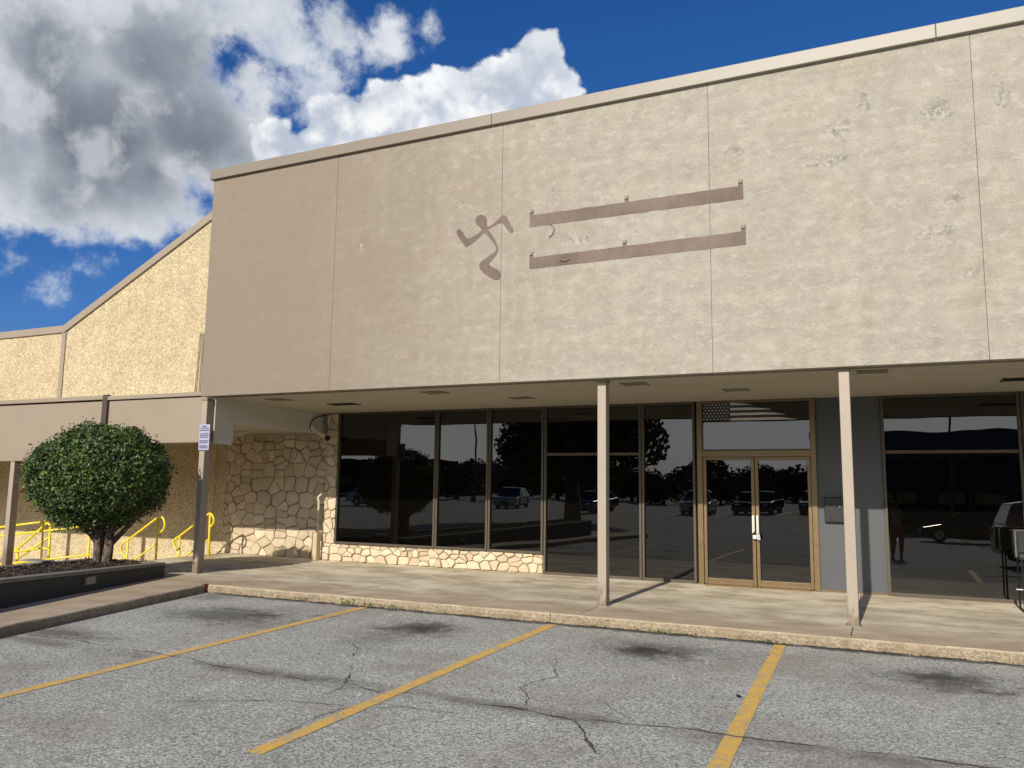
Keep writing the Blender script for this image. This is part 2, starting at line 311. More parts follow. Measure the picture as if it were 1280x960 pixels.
def leafmat(name, a, b, rough=.42):
    def fn(nt, I):
        r = nt.island(); p = nt.pos()
        c = nt.mix(r, a, b)
        c = nt.mix(nt.sstep(nt.m('FRACT', nt.m('MULTIPLY', r, 17.)), .86, .99), c, (b[0] * 1.9, b[1] * 1.7, b[2] * 1.4))
        nt.put(I['Base Color'], c); I['Roughness'].default_value = rough; I['Specular IOR Level'].default_value = .5
    return mat(name, fn)
M_leaf = leafmat('glossy shrub leaf', (.022, .046, .010), (.085, .140, .028), .46)
M_leaf2 = leafmat('tree leaf', (.03, .055, .016), (.07, .11, .03), .6)
M_weed = leafmat('weed leaf', (.10, .16, .04), (.20, .24, .07), .7)
M_signw = simple('sign white', (.42, .41, .52), .5, var=.05)
M_signb = simple('sign blue print', (.08, .08, .22), .5)
M_pale = simple('trim paint lightened for shade', (.56, .53, .47), .7, var=.05)  # paler copy of the trim paint, light put into colour for shaded faces
M_gapshade = simple('dark brown gap shade', (.075, .055, .042), .6)  # tone of the shaded gap between the canopy sections
M_red = simple('red kerb paint', (.16, .025, .02), .7)
M_dim = simple('far building wall', (.085, .092, .105), .8, var=.1, vs=1)
M_dim2 = simple('far building dark paint', (.03, .03, .035), .8)  # darker tone for far columns, shop canopy and lamp heads
M_rubber = simple('tyre rubber', (.02, .02, .02), .85)
def carpaint(n, c): return simple(n, c, .22, metal=.3, spec=.6, var=.02)

# ------------------------------------------------------------------ mesh helpers
def setp(o, label=None, cat=None, group=None, kind=None):
    if label: o['label'] = label
    if cat: o['category'] = cat
    if group: o['group'] = group
    if kind: o['kind'] = kind
    return o
def thing(name, label, cat, loc=(0, 0, 0), rz=0, group=None):
    o = bpy.data.objects.new(name, None); COL.objects.link(o); o.empty_display_size = .2
    o.location = loc; o.rotation_euler = (0, 0, rz); return setp(o, label, cat, group)
def adopt(o, parent, local=False):
    """make o a part of parent; its mesh is in place coordinates unless local"""
    o.parent = parent
    if not local:
        q = parent; mw = Matrix.Identity(4)
        while q is not None:
            loc = Matrix.LocRotScale(q.location, q.rotation_euler, None) if q.type == 'EMPTY' else Matrix.Identity(4)
            mw = loc @ mw; q = q.parent if q.parent is not None and q.parent.type == 'EMPTY' else None
            if q is None: break
        if parent.type == 'EMPTY': o.matrix_parent_inverse = mw.inverted()
    return o
class MB:
    def __init__(s): s.v = []; s.f = []; s.mi = []; s.cm = 0
    def add(s, vs, fs):
        b = len(s.v); s.v += [tuple(v) for v in vs]
        for f in fs: s.f.append(tuple(i + b for i in f)); s.mi.append(s.cm)
        return s
    def box(s, x0, x1, y0, y1, z0, z1):
        vs = [(x0, y0, z0), (x1, y0, z0), (x1, y1, z0), (x0, y1, z0), (x0, y0, z1), (x1, y0, z1), (x1, y1, z1), (x0, y1, z1)]
        return s.add(vs, [(0, 3, 2, 1), (4, 5, 6, 7), (0, 1, 5, 4), (1, 2, 6, 5), (2, 3, 7, 6), (3, 0, 4, 7)])
    def prism(s, poly, z0, z1):
        """poly in xy, counter-clockwise; z1 may be a list"""
        n = len(poly); zt = z1 if isinstance(z1, (list, tuple)) else [z1] * n
        vs = [(x, y, z0) for x, y in poly] + [(x, y, zt[i]) for i, (x, y) in enumerate(poly)]
        fs = [tuple(reversed(range(n))), tuple(range(n, 2 * n))] + [(i, (i + 1) % n, n + (i + 1) % n, n + i) for i in range(n)]
        return s.add(vs, fs)
    def prism_y(s, poly, y0, y1):
        """poly in xz, clockwise or not; extruded from y0 (front) to y1"""
        n = len(poly)
        a = sum(poly[i][0] * poly[(i + 1) % n][1] - poly[(i + 1) % n][0] * poly[i][1] for i in range(n))
        if a < 0: poly = list(reversed(poly))
        vs = [(x, y0, z) for x, z in poly] + [(x, y1, z) for x, z in poly]
        fs = [tuple(range(n)), tuple(reversed(range(n, 2 * n)))] + [(i, n + i, n + (i + 1) % n, (i + 1) % n) for i in range(n)]
        return s.add(vs, fs)
    def tube(s, pts, r, seg=10, cap=True):
        pts = [Vector(p) for p in pts]; n = len(pts); rs = r if isinstance(r, (list, tuple)) else [r] * n
        t0 = (pts[1] - pts[0]).normalized(); up = Vector((0, 0, 1)) if abs(t0.z) < .9 else Vector((1, 0, 0))
        a = t0.cross(up).normalized(); vs = []
        for i, p in enumerate(pts):
            t = ((pts[min(i + 1, n - 1)] - p).normalized() + (p - pts[max(i - 1, 0)]).normalized())
            t = t.normalized() if t.length > 1e-6 else t0
            a = (a - t * a.dot(t)).normalized(); b = t.cross(a)
            for k in range(seg):
                an = 2 * PI * k / seg; vs.append(p + (a * math.cos(an) + b * math.sin(an)) * rs[i])
        fs = [(i * seg + k, i * seg + (k + 1) % seg, (i + 1) * seg + (k + 1) % seg, (i + 1) * seg + k) for i in range(n - 1) for k in range(seg)]
        if cap: fs += [tuple(reversed(range(seg))), tuple(range((n - 1) * seg, n * seg))]
        return s.add(vs, fs)
    def build(s, name, m, parent=None, local=False, smooth=False, bevel=0, mats=None):
        me = bpy.data.meshes.new(name); me.from_pydata(s.v, [], s.f)
        for mm in (mats or [m]): me.materials.append(mm)
        if mats: me.polygons.foreach_set('material_index', s.mi)
        if smooth: me.polygons.foreach_set('use_smooth', [True] * len(me.polygons))
        me.update(); o = bpy.data.objects.new(name, me); COL.objects.link(o)
        if bevel:
            b = o.modifiers.new('bevel', 'BEVEL'); b.width = bevel; b.segments = 2; b.limit_method = 'ANGLE'
        if parent is not None: adopt(o, parent, local)
        return o
def B(*a): return MB().box(*a)
def copy_tree(o, parent=None):
    c = o.copy(); COL.objects.link(c)
    if parent is not None: c.parent = parent; c.matrix_parent_inverse = o.matrix_parent_inverse.copy()
    for ch in list(o.children): copy_tree(ch, c)
    return c
def smooth_line(pts, k=2):
    pts = [Vector(p) for p in pts]
    for _ in range(k):
        q = [pts[0]]
        for a, b in zip(pts, pts[1:]): q += [a * .75 + b * .25, a * .25 + b * .75]
        q.append(pts[-1]); pts = q
    return pts

# ================================================================== SETTING
setp(B(-400, 400, -420, 400, -1.4, -.46).build('terrain', M_soil), kind='structure')
g = MB(); g.prism([(-7.0, -.0), (14, 0), (14, 9.3), (-9.5, 9.3), (-8.6, 5.0)], -.3, 0); 
lot = MB(); lot.prism([(-11.9, 9.5), (-10.6, 4), (-10.0, 2.0), (-60, 2.0), (-60, -260), (220, -260), (220, 9.5)], -.3, 0)
setp(lot.build('parking_lot', M_asph), kind='structure')
TH = .241
def kx(y): return -8.25 + (5.48 - y) * TH
# walkway slab
wk = MB(); wk.prism([(kx(9.1) - .03, 9.13), (30, 9.13), (30, 13.3), (-12.85, 13.3), (-12.85, 9.9), (-11.95, 9.72), (-9.6, .5), (kx(.5) - .03, .5)], -.2, .11)
setp(wk.build('walkway', M_conc, bevel=.01), kind='structure')
setp(B(-60, -12.85, 9.0, 13.3, -1, -.30).build('lower_walkway', M_conc), kind='structure')
jl = MB()
for x in (-6.9, -3.37, -.40, 2.6, 5.6): jl.box(x - .006, x + .006, 9.26, 13.0, .1, .1105)
setp(jl.build('walkway_joint', M_crack), kind='structure')
# front kerb with rounded worn edge, in cast lengths
def kerb_run(a, b, n_out, seglen, name='kerb', m=M_kerb, h=.112):
    a = Vector((*a, 0)); b = Vector((*b, 0)); L = (b - a).length; d = (b - a) / L; nrm = Vector((*n_out, 0))
    k = MB(); t = 0
    prof = [(0, -.15), (0, .012), (-.004, .05), (.002, h - .022), (.012, h - .006), (.022, h), (.035, h - .001), (.035, -.15)]
    while t < L - .01:
        t2 = min(L, t + seglen * random.uniform(.85, 1.15)); st = max(2, int((t2 - t) / .09)); rings = []
        for i in range(st + 1):
            tt = t + .004 + (t2 - t - .008) * i / st; c = a + d * tt; ring = []
            for j, (o, z) in enumerate(prof):
                w = noise.noise(Vector((c.x * 2.1, c.y * 2.1, z * 9 + 3))) * .010 + noise.noise(Vector((c.x * 9, c.y * 9, z * 20))) * .006
                zz = z + (w * .6 if z > .05 else 0)
                q = c - nrm * (o + (w if 0 < j < 5 else 0)); ring.append((q.x, q.y, zz))
            rings.append(ring)
        n = len(prof); vs = [v for r in rings for v in r]
        fs = [(i * n + j, (i + 1) * n + j, (i + 1) * n + (j + 1) % n, i * n + (j + 1) % n) for i in range(st) for j in range(n)]
        fs += [tuple(range(n)), tuple(reversed(range(st * n, st * n + n)))]
        k.add(vs, fs); t = t2
    o = k.build(name, m); return setp(o, kind='structure')
kerb_run((-9.12, 9.1), (30, 9.1), (0, -1), 2.95)
kn = Vector((1, TH)).normalized()
kerb_run((kx(.5), .5), (kx(9.08), 9.08), (kn.x, kn.y), 3.0)
setp(B(-9.165, -9.095, 9.045, 9.12, .02, .116).build('kerb_paint', M_red), kind='structure')
# parking lines
def stripe(x0, y0, x1, y1, w=.10):
    s = MB(); n = 40; L = []
    for i in range(n + 1):
        t = i / n; x = x0 + (x1 - x0) * t; y = y0 + (y1 - y0) * t
        a = noise.noise(Vector((x * 7, y * 7, 1))) * .006; b = noise.noise(Vector((x * 7, y * 7, 9))) * .006
        L += [(x - w / 2 + a, y, .004), (x + w / 2 + b, y, .004)]
    s.add(L, [(2 * i, 2 * i + 1, 2 * i + 3, 2 * i + 2) for i in range(n)]); return s
for (a, b, c, d) in [(-6.02, 3.6, -6.28, 9.02), (-3.49, 3.93, -3.61, 9.0), (-.90, 3.2, -1.07, 9.0), (1.66, 3.6, 1.5, 9.0), (4.2, 3.6, 4.1, 9.0)]:
    setp(stripe(a, b, c, d, .115).build('parking_line', M_yel), kind='structure')
# cracks
def crack(pts, w, seed=0):
    pts = [Vector((x, y, 0)) for x, y in pts]; P = []
    for a, b in zip(pts, pts[1:]):
        n = max(2, int((b - a).length / .035))
        for i in range(n): P.append(a.lerp(b, i / n))
    P.append(pts[-1]); L = []
    for i, p in enumerate(P):
        d = (P[min(i + 1, len(P) - 1)] - P[max(0, i - 1)]).normalized(); nn = Vector((-d.y, d.x, 0))
        o = noise.noise(p * 2.3 + Vector((seed, 0, 0))) * .07 + noise.noise(p * 14 + Vector((seed, 3, 0))) * .022
        ww = w * max(.12, .55 + noise.noise(p * 5 + Vector((0, seed, 5))) * 1.1) * min(1, i / 4 + .1, (len(P) - 1 - i) / 4 + .1)
        L += [p + nn * (o - ww / 2) + Vector((0, 0, .0075)), p + nn * (o + ww / 2) + Vector((0, 0, .0075))]
    c = MB(); c.add(L, [(2 * i, 2 * i + 1, 2 * i + 3, 2 * i + 2) for i in range(len(P) - 1)]); return c
for i, (pts, w) in enumerate([
    ([(-8.5, 5.72), (-7.5, 5.74), (-6.04, 5.66), (-5.1, 5.54), (-4.3, 5.5)], .020), ([(-3.95, 5.5), (-3.3, 5.47)], .022),
    ([(-2.85, 5.52), (-2.0, 5.5)], .030), ([(-1.95, 5.52), (-1.3, 5.58), (-.57, 5.62), (.7, 5.68), (3, 5.6)], .020),
    ([(-2.02, 5.48), (-1.86, 5.2), (-1.63, 4.84)], .026), ([(-3.57, 4.1), (-3.62, 4.6), (-3.62, 5.0), (-3.2, 5.2), (-2.7, 5.25)], .010),
    ([(-4.9, 4.5), (-4.3, 4.85), (-3.65, 5.0)], .012), ([(-3.9, 5.1), (-3.95, 5.5), (-4.7, 6.6), (-5.2, 7.2)], .009),
    ([(-2.45, 5.6), (-2.72, 6.1), (-2.6, 6.6), (-2.9, 7.2)], .011), ([(-1.55, 5.55), (-1.9, 5.85), (-2.05, 6.05)], .007), ([(-6.9, 6.5), (-6.6, 6.62)], .03),
    ([(-2.8, 6.9), (-3.0, 7.5)], .012), ([(.2, 4.7), (.8, 4.9), (1.6, 4.8)], .010)]):
    setp(crack(pts, w, i * 3.1).build('pavement_crack', M_crack), kind='structure')
# sealed gap at foot of kerb with grit
setp(crack([(-9.05, 9.075), (-4, 9.08), (0, 9.08), (6, 9.08)], .05, 77).build('gutter_crack', M_crack), kind='structure')

# ================================================================== MAIN STOREFRONT BUILDING
F, G = 9.8, 13.05
bld = thing('storefront_building', 'long tan stucco storefront building with dark tinted glass under a deep overhang', 'building', (-4, 12, 0))
edges = [-10.2, -7.6, -4.74, -1.86, 1.05, 3.95, 6.85, 9.75, 12.65, 15.5]
for a, b in zip(edges, edges[1:]):
    B(a + (.0 if a == -10.2 else .0015), b - .0015, F, F + .14, 3.0, 6.72).build('fascia_panel', M_stucco, bld, bevel=.004)
B(-10.17, 15.4, F + .02, F + .16, 3.02, 6.70).build('fascia_backing', M_dark, bld)
cp = MB()
ce = [-10.24, -5.0, -.0, .72, 6, 12, 15.5]
ce = [-10.24, -4.9, .72, 6.2, 12, 15.5]
for a, b in zip(ce, ce[1:]): cp.box(a, b - .004, F - .055, F + .4, 6.705, 6.875)
cp.build('coping', M_coping, bld, bevel=.008)
MB().box(-10.2, 15.5, F + .17, 30, 3.06, 6.6).box(-9.75, 15.5, G + .12, 30, -.2, 3.05).build('shell_wall', M_trim, bld)
B(-10.2, -10.04, F + .165, 30, 3.06, 6.72).build('side_wall', M_stucco, bld)
so = MB()
so.box(-10.285, 15.4, F + .17, 10.86, 3.0, 3.05); so.box(-10.285, 15.4, 10.875, G + .1, 3.0, 3.05)
so.build('soffit', M_soffit, bld)
B(-10.02, 15.4, F + .145, F + .165, 2.985, 3.05).build('drip_edge', M_trim, bld)
for (x, y, dk) in [(-9.21, 10.55, 0), (-8.62, 11.55, 1), (-6.15, 10.5, 0), (-5.21, 11.6, 0), (-3.04, 10.5, 0), (-1.88, 11.6, 0), (-.10, 10.3, 0), (1.62, 11.6, 1)]:
    v = MB()
    hw = .24 if dk else .15
    for k in range(7): v.box(x - hw, x + hw, y - .13 + k * .04, y - .108 + k * .04, 2.988, 2.9995)
    v.box(x - hw - .02, x - hw, y - .15, y + .16, 2.985, 2.9995); v.box(x + hw, x + hw + .02, y - .15, y + .16, 2.985, 2.9995)
    v.build('soffit_vent', M_blk if dk else M_vent, bld)
# ---- ghost marks of the removed sign (bare brown stucco)
def bar(x0, zb0, zt0, x1, zb1, zt1, tabs, seed):
    P = []; n = 46
    top = []
    for i in range(n + 1):
        t = i / n; x = x0 + (x1 - x0) * t
        top.append((x, zt0 + (zt1 - zt0) * t + noise.noise(Vector((x * 5, seed, 0))) * .008))
    bot = [(x0 + (x1 - x0) * i / n, zb0 + (zb1 - zb0) * i / n + noise.noise(Vector((x0 + (x1 - x0) * i / n * 5, seed, 4))) * .007) for i in range(n + 1)]
    m = MB(); m.add([(x, F - .0035, z) for x, z in bot] + [(x, F - .0035, z) for x, z in top] + [(x, F - .0002, z) for x, z in bot] + [(x, F - .0002, z) for x, z in top],
        [(i, i + 1, n + 2 + i, n + 1 + i) for i in range(n)] + [(n + 1 + i, n + 2 + i, 3 * (n + 1) + i + 1, 3 * (n + 1) + i) for i in range(n)] + [(i + 1, i, 2 * (n + 1) + i, 2 * (n + 1) + i + 1) for i in range(n)])
    for tx in tabs:
        t = (tx - x0) / (x1 - x0); z = zt0 + (zt1 - zt0) * t
        m.box(tx - .028, tx + .028, F - .0045, F - .0001, z - .03, z + .075)
    return m
bar(-4.31, 5.135, 5.30, -1.45, 5.13, 5.305, (-4.28, -2.93, -1.48), 1).build('sign_scar', M_brown, bld)
bar(-4.31, 4.545, 4.70, -1.43, 4.55, 4.725, (-4.28, -2.96, -1.46), 2).build('sign_scar', M_brown, bld)
for tx, tz in [(-4.28, 5.355), (-2.93, 5.36), (-1.48, 5.36), (-4.28, 4.755), (-2.96, 4.765), (-1.46, 4.78)]:
    B(tx - .02, tx + .02, F - .02, F - .004, tz - .02, tz + .022).build('anchor_clip', M_vent, bld)
wr = MB(); wr.tube([(-4.02, F - .02, 5.16), (-3.97, F - .03, 5.12), (-3.94, F - .02, 5.06), (-3.97, F - .01, 4.99), (-4.02, F - .02, 4.96)], .006, 5); wr.build('loose_wire', M_vent, bld); wr = MB(); wr.tube([(-3.86, F - .02, 4.63), (-3.8, F - .03, 4.6), (-3.72, F - .02, 4.62)], .006, 5)
wr.build('loose_wire', M_vent, bld)
FIG = [(-5.07, 5.42), (-5.0, 5.39), (-4.97, 5.33), (-4.97, 5.27), (-4.965, 5.225), (-4.92, 5.23), (-4.86, 5.26), (-4.8, 5.31), (-4.73, 5.36), (-4.70, 5.362), (-4.67, 5.34), (-4.63, 5.27), (-4.58, 5.18), (-4.555, 5.13), (-4.56, 5.10), (-4.58, 5.09), (-4.605, 5.10), (-4.65, 5.14), (-4.71, 5.23), (-4.735, 5.255), (-4.8, 5.245), (-4.88, 5.215), (-4.935, 5.195), (-4.945, 5.175), (-4.9, 5.12), (-4.85, 5.05), (-4.81, 4.97), (-4.785, 4.9), (-4.785, 4.85), (-4.81, 4.80), (-4.87, 4.74), (-4.93, 4.68), (-4.88, 4.635), (-4.79, 4.59), (-4.745, 4.54), (-4.735, 4.49), (-4.76, 4.45), (-4.8, 4.435), (-4.85, 4.45), (-4.92, 4.50), (-5.01, 4.56), (-5.065, 4.62), (-5.08, 4.68), (-5.06, 4.72), (-5.0, 4.76), (-4.91, 4.81), (-4.84, 4.845), (-4.815, 4.88), (-4.83, 4.93), (-4.895, 5.02), (-4.965, 5.10), (-5.02, 5.145), (-5.09, 5.08), (-5.18, 5.02), (-5.29, 4.965), (-5.33, 5.0), (-5.39, 5.09), (-5.44, 5.17), (-5.455, 5.21), (-5.445, 5.24), (-5.41, 5.25), (-5.385, 5.235), (-5.34, 5.18), (-5.295, 5.105), (-5.27, 5.09), (-5.2, 5.10), (-5.11, 5.145), (-5.04, 5.19), (-5.09, 5.24), (-5.14, 5.29), (-5.155, 5.345), (-5.13, 5.395)]
MB().prism_y([(x, z) for x, z in FIG], F - .004, F - .0003).build('figure_scar', M_brown, bld)

# ---- flagstone masonry
def clip(poly, a, b):           # keep the side nearer a
    mx, my = (a[0] + b[0]) / 2, (a[1] + b[1]) / 2; nx, ny = b[0] - a[0], b[1] - a[1]; out = []
    for i in range(len(poly)):
        p, q = poly[i], poly[(i + 1) % len(poly)]
        dp = (p[0] - mx) * nx + (p[1] - my) * ny; dq = (q[0] - mx) * nx + (q[1] - my) * ny
        if dp <= 0: out.append(p)
        if dp * dq < 0: t = dp / (dp - dq); out.append((p[0] + (q[0] - p[0]) * t, p[1] + (q[1] - p[1]) * t))
    return out
def flagstones(x0, x1, z0, z1, size, yf, aspect=1.35, seed=1, gap=.008, bulge=.045):
    rnd = random.Random(seed); W_, H_ = (x1 - x0) / aspect, z1 - z0; pts = []; z = 0
    while z < H_ - size * .25:
        h = size * rnd.choice((.55, .8, 1.0, 1.2)); 
        if z + h > H_ - size * .3: h = H_ - z
        x = -rnd.random() * size
        while x < W_:
            w = size * rnd.choice((.55, .8, 1.05, 1.5)); big = rnd.random()
            if big < .25 and w > size * .7 and h > size * .7:
                pts += [(x + w * .5, z + h * .25, 1), (x + w * .5 + rnd.uniform(-.03, .03), z + h * .78, 1)]
            else: pts.append((x + w / 2 + rnd.uniform(-.10, .10) * size, z + h / 2 + rnd.uniform(-.30, .30) * h, 1))
            x += w
        z += h
    pts = [p for p in pts if -.05 < p[0] < W_ + .05]
    m = MB()
    for i, a in enumerate(pts):
        poly = [(0, 0), (W_, 0), (W_, H_), (0, H_)]
        for j, b in enumerate(pts):
            if j != i and abs(a[0] - b[0]) < size * 3.5 and abs(a[1] - b[1]) < size * 3.5: poly = clip(poly, a, b)
            if len(poly) < 3: break
        if len(poly) < 3: continue
        poly = [(x0 + x * aspect, z0 + y) for x, y in poly]
        cx = sum(p[0] for p in poly) / len(poly); cz = sum(p[1] for p in poly) / len(poly)
        # ragged outline: split edges, pull in by the joint, soften corners
        q = []
        for k in range(len(poly)):
            p0, p1 = poly[k], poly[(k + 1) % len(poly)]
            L = math.hypot(p1[0] - p0[0], p1[1] - p0[1]); c = max(1, int(L / .07))
            for t in range(c):
                tt = (t + .12) / c; q.append((p0[0] + (p1[0] - p0[0]) * tt, p0[1] + (p1[1] - p0[1]) * tt))
        if len(q) < 4: q = poly
        def inset(P_, g_):
            r = []
            for x, z in P_:
                dx, dz = x - cx, z - cz; L = math.hypot(dx, dz) + 1e-6; s_ = max(.15, (L - g_) / L); r.append((cx + dx * s_, cz + dz * s_))
            return r
        g_ = gap * rnd.uniform(.9, 1.7)
        o = inset(q, g_); o = [(x + rnd.uniform(-.006, .006), z + rnd.uniform(-.006, .006)) for x, z in o]
        o2 = inset(o, .010); o3 = inset(o2, .036)
        d = rnd.uniform(.25, 1.1) * bulge; tx, tz = rnd.uniform(-.10, .10), rnd.uniform(-.12, .06)
        def yy(x, z, base): return yf - base - (x - cx) * tx - (z - cz) * tz - noise.noise(Vector((x * 9, z * 9, seed))) * .008
        n_ = len(o)
        vs = [(x, yf + .01, z) for x, z in o] + [(x, yy(x, z, d * .75), z) for x, z in o] + [(x, yy(x, z, d * .98), z) for x, z in o2] + [(x, yy(x, z, d * 1.1), z) for x, z in o3] + [(cx, yy(cx, cz, d * 1.15), cz)]
        fs = []
        for r in range(3): fs += [(r * n_ + k, r * n_ + (k + 1) % n_, (r + 1) * n_ + (k + 1) % n_, (r + 1) * n_ + k) for k in range(n_)]
        fs += [(3 * n_ + k, 3 * n_ + (k + 1) % n_, 4 * n_) for k in range(n_)]
        m.add(vs, fs)
    return m
SW = 13.34
bw = B(-13.0, -9.95, SW, SW + .3, -.4, 3.0).build('stone_wall', M_mortar, bld)
flagstones(-12.98, -9.98, .10, 2.62, .235, SW, 1.15, 3).build('stone_facing', M_stone, bw, smooth=False)
kw = B(-10.1, -5.43, G + .03, G + .3, -.1, .44).build('knee_wall', M_mortar, bld)
flagstones(-10.12, -5.43, .112, .445, .155, G + .03, 1.5, 11, gap=.005, bulge=.05).build('stone_facing', M_stone, kw)
pr = B(-10.12, -9.84, G + .03, SW + .01, .44, 3.0).build('stone_pier', M_mortar, bld)
flagstones(-10.12, -9.84, .445, 2.99, .22, G + .03, 1.0, 5, gap=.005, bulge=.05).build('stone_facing', M_stone, pr)
# ---- glazing
def pane(x0, x1, z0, z1, parent, rx=0, rz=0, y=G + .01, name='pane'):
    cx, cz = (x0 + x1) / 2, (z0 + z1) / 2; hx, hz = (x1 - x0) / 2 + .01, (z1 - z0) / 2 + .01
    m = MB(); m.box(-hx, hx, 0, .008, -hz, hz)
    rot = Matrix.Rotation(R(rx), 4, 'X') @ Matrix.Rotation(R(rz), 4, 'Z')
    m.v = [tuple(rot @ Vector(v) + Vector((cx, y, cz))) for v in m.v]
    return m.build(name, M_glass, parent)
def window(x0, x1, z0, z1, transom=None, tilt=(0, 0), m=M_frame, sill=True):
    f = MB(); w = .019
    f.box(x0 - w, x0 + w, G - .035, G + .07, z0, z1); f.box(x1 - w, x1 + w, G - .035, G + .07, z0, z1)
    f.box(x0 + w, x1 - w, G - .03, G + .07, z0, z0 + .045); f.box(x0 + w, x1 - w, G - .03, G + .07, z1 - .03, z1)
    if transom: f.box(x0 + w, x1 - w, G - .025, G + .07, transom - .022, transom + .022)
    o = f.build('window', m, bld, bevel=.003)
    if transom:
        pane(x0 + w, x1 - w, z0 + .045, transom - .022, o, *tilt); pane(x0 + w, x1 - w, transom + .022, z1 - .03, o, tilt[0] * .9, tilt[1])
    else: pane(x0 + w, x1 - w, z0 + .045, z1 - .03, o, *tilt)
    return o
ZT = 2.995
window(-9.80, -7.60, .445, ZT, tilt=(.03, .02)); window(-7.55, -6.515, .445, ZT, tilt=(-.02, -.03)); window(-6.465, -5.44, .445, ZT, tilt=(.05, .06))
window(-5.385, -3.69, .112, ZT, 2.16, (.04, .1)); window(-3.64, -2.80, .112, ZT, None, (.02, -.05))
window(-.02, 1.70, .112, ZT, 2.17, (-.75, -.28)); window(1.75, 4.0, .112, ZT, 2.17, (-.75, -.2)); window(4.05, 6.8, .112, ZT, 2.17); window(6.85, 9.6, .112, ZT, 2.17); window(9.65, 13, .112, ZT, 2.17)
# ---- entrance
MB().box(-2.745, -2.66, G - .05, G + .08, .112, ZT).box(-1.03, -.95, G - .05, G + .08, .112, ZT).box(-2.66, -1.03, G - .05, G + .08, 2.105, 2.205).box(-2.66, -1.03, G - .05, G + .08, ZT - .03, ZT).build('door_frame', M_bronze, bld, bevel=.004)
tr = MB().box(-2.66, -1.03, G - .01, G + .07, 2.206, 2.225).build('transom_window', M_frame, bld)
pane(-2.66, -1.03, 2.225, ZT - .03, tr, -.65, .05)
for k, (a, b) in enumerate(((-2.655, -1.865), (-1.855, -1.035))):
    d = MB(); w = .05
    d.box(a, a + w, G - .03, G + .03, .125, 2.10); d.box(b - w, b, G - .03, G + .03, .125, 2.10)
    d.box(a + w, b - w, G - .03, G + .03, .125, .215); d.box(a + w, b - w, G - .03, G + .03, 2.055, 2.10)
    o = d.build('door', M_bronze, bld, bevel=.004)
    pane(a + w, b - w, .215, 2.055, o, (.06, .12)[k], (.04, -.35)[k])
    hx = b - .026 if k == 0 else a + .026
    h = MB(); h.box(hx - .019, hx + .019, G - .075, G - .058, .93, 1.20); h.box(hx - .012, hx + .012, G - .06, G - .028, .96, .99); h.box(hx - .012, hx + .012, G - .06, G - .028, 1.14, 1.17)
    h.build('handle', M_silver, o, bevel=.004)
B(-2.62, -1.08, G - .2, G - .03, .111, .124).build('threshold', M_bronze, bld, bevel=.004)
B(-.95, -.044, G - .0, G + .06, .14, ZT).build('wall_panel', M_grey, bld)
B(-.95, -.044, G - .012, G + .055, .112, .14).build('panel_base', M_bronze, bld)
# ---- columns of the overhang
def column(x, y, ztop, parent, w=.115, d=.14):
    c = MB(); c.box(x - w / 2, x + w / 2, y, y + d, .11, ztop); o = c.build('column', M_col, parent, bevel=.006)
    B(x - w / 2 - .012, x + w / 2 + .012, y - .012, y + d + .012, ztop - .035, ztop - .001).build('column_cap', M_vent, o)
    m = MB(); m.box(x - w / 2 - .02, x + w / 2 + .02, y - .02, y + d + .02, .108, .122); m.build('column_foot', M_cap, o)
    return o
for x, y in [(-3.33, 9.96), (-.395, 9.90), (2.5, 9.9), (5.4, 9.9), (8.3, 9.9)]: column(x, y, 3.0, bld)
column(-10.37, 10.06, 3.0, bld)

# ================================================================== LEFT WING
wing = thing('side_wing', 'lower left wing with pebble dash gable wall and a tan canopy over steps', 'building', (-16, 13.5, 0))
WY = 13.32
def ztop(x):   # gable line
    return 5.30 if x <= -18.56 else 5.30 + (x + 18.56) * (7.60 - 5.30) / (-13.84 + 18.56)
MB().prism_y([(-18.55, -.6), (-13.3, -.6), (-13.3, ztop(-13.3)), (-18.55, 5.30)], WY, WY + .25).build('pebble_wall', M_pebble, wing)
B(-34, -18.62, WY, WY + .25, -.6, 5.30).build('pebble_wall', M_pebble, wing)
B(-13.299, -12.99, WY + .01, WY + .25, -.6, 2.9).build('pebble_wall', M_pebble, wing)
B(-18.64, -18.50, WY - .03, WY + .1, -.6, 5.32).build('cover_strip', M_trim, wing)
c = MB(); c.prism_y([(-34, 5.28), (-18.56, 5.28), (-13.28, ztop(-13.28) - .02), (-13.28, ztop(-13.28) + .17), (-18.60, 5.46), (-34, 5.46)], WY - .05, WY + .35)
c.build('coping', M_trim, wing, bevel=.008)
B(-34, -13.3, WY + .25, 30, -.6, 5.2).build('shell_wall', M_trim, wing)
MB().prism_y([(-18.5, 5.2), (-13.3, 5.2), (-13.3, 7.5)], WY + .26, 30).build('roof', M_trim, wing)
CY = 10.16
cf = MB(); cf.box(-12.80, -10.44, CY, CY + .06, 2.27, 3.045); cf.box(-12.80, -10.30, CY + .06, CY + .50, 2.27, 3.045)
cf.build('canopy_fascia', M_trim, wing, bevel=.004)
B(-34, -12.925, CY, CY + .42, 1.96, 3.045).build('canopy_fascia', M_trim, wing, bevel=.004)
B(-12.90, -10.215, CY - .045, CY + .42, 3.06, 3.13).build('canopy_coping', M_trim, wing, bevel=.005)
B(-34, -12.90, CY - .045, CY + .42, 3.075, 3.15).build('canopy_coping', M_trim, wing, bevel=.005)
MB().box(-34, -10.385, CY + .505, WY - .0, 2.64, 2.70).box(-34, -10.385, CY + .505, WY, 2.9, 3.05).build('canopy_ceiling', M_soffit, wing)
B(-10.38, -10.29, CY + .502, SW - .01, 2.60, 2.998).build('canopy_end_beam', M_pale, wing)
B(-10.299, -10.285, CY + .065, CY + .50, 2.25, 2.998).build('canopy_end_panel', M_pale, wing)
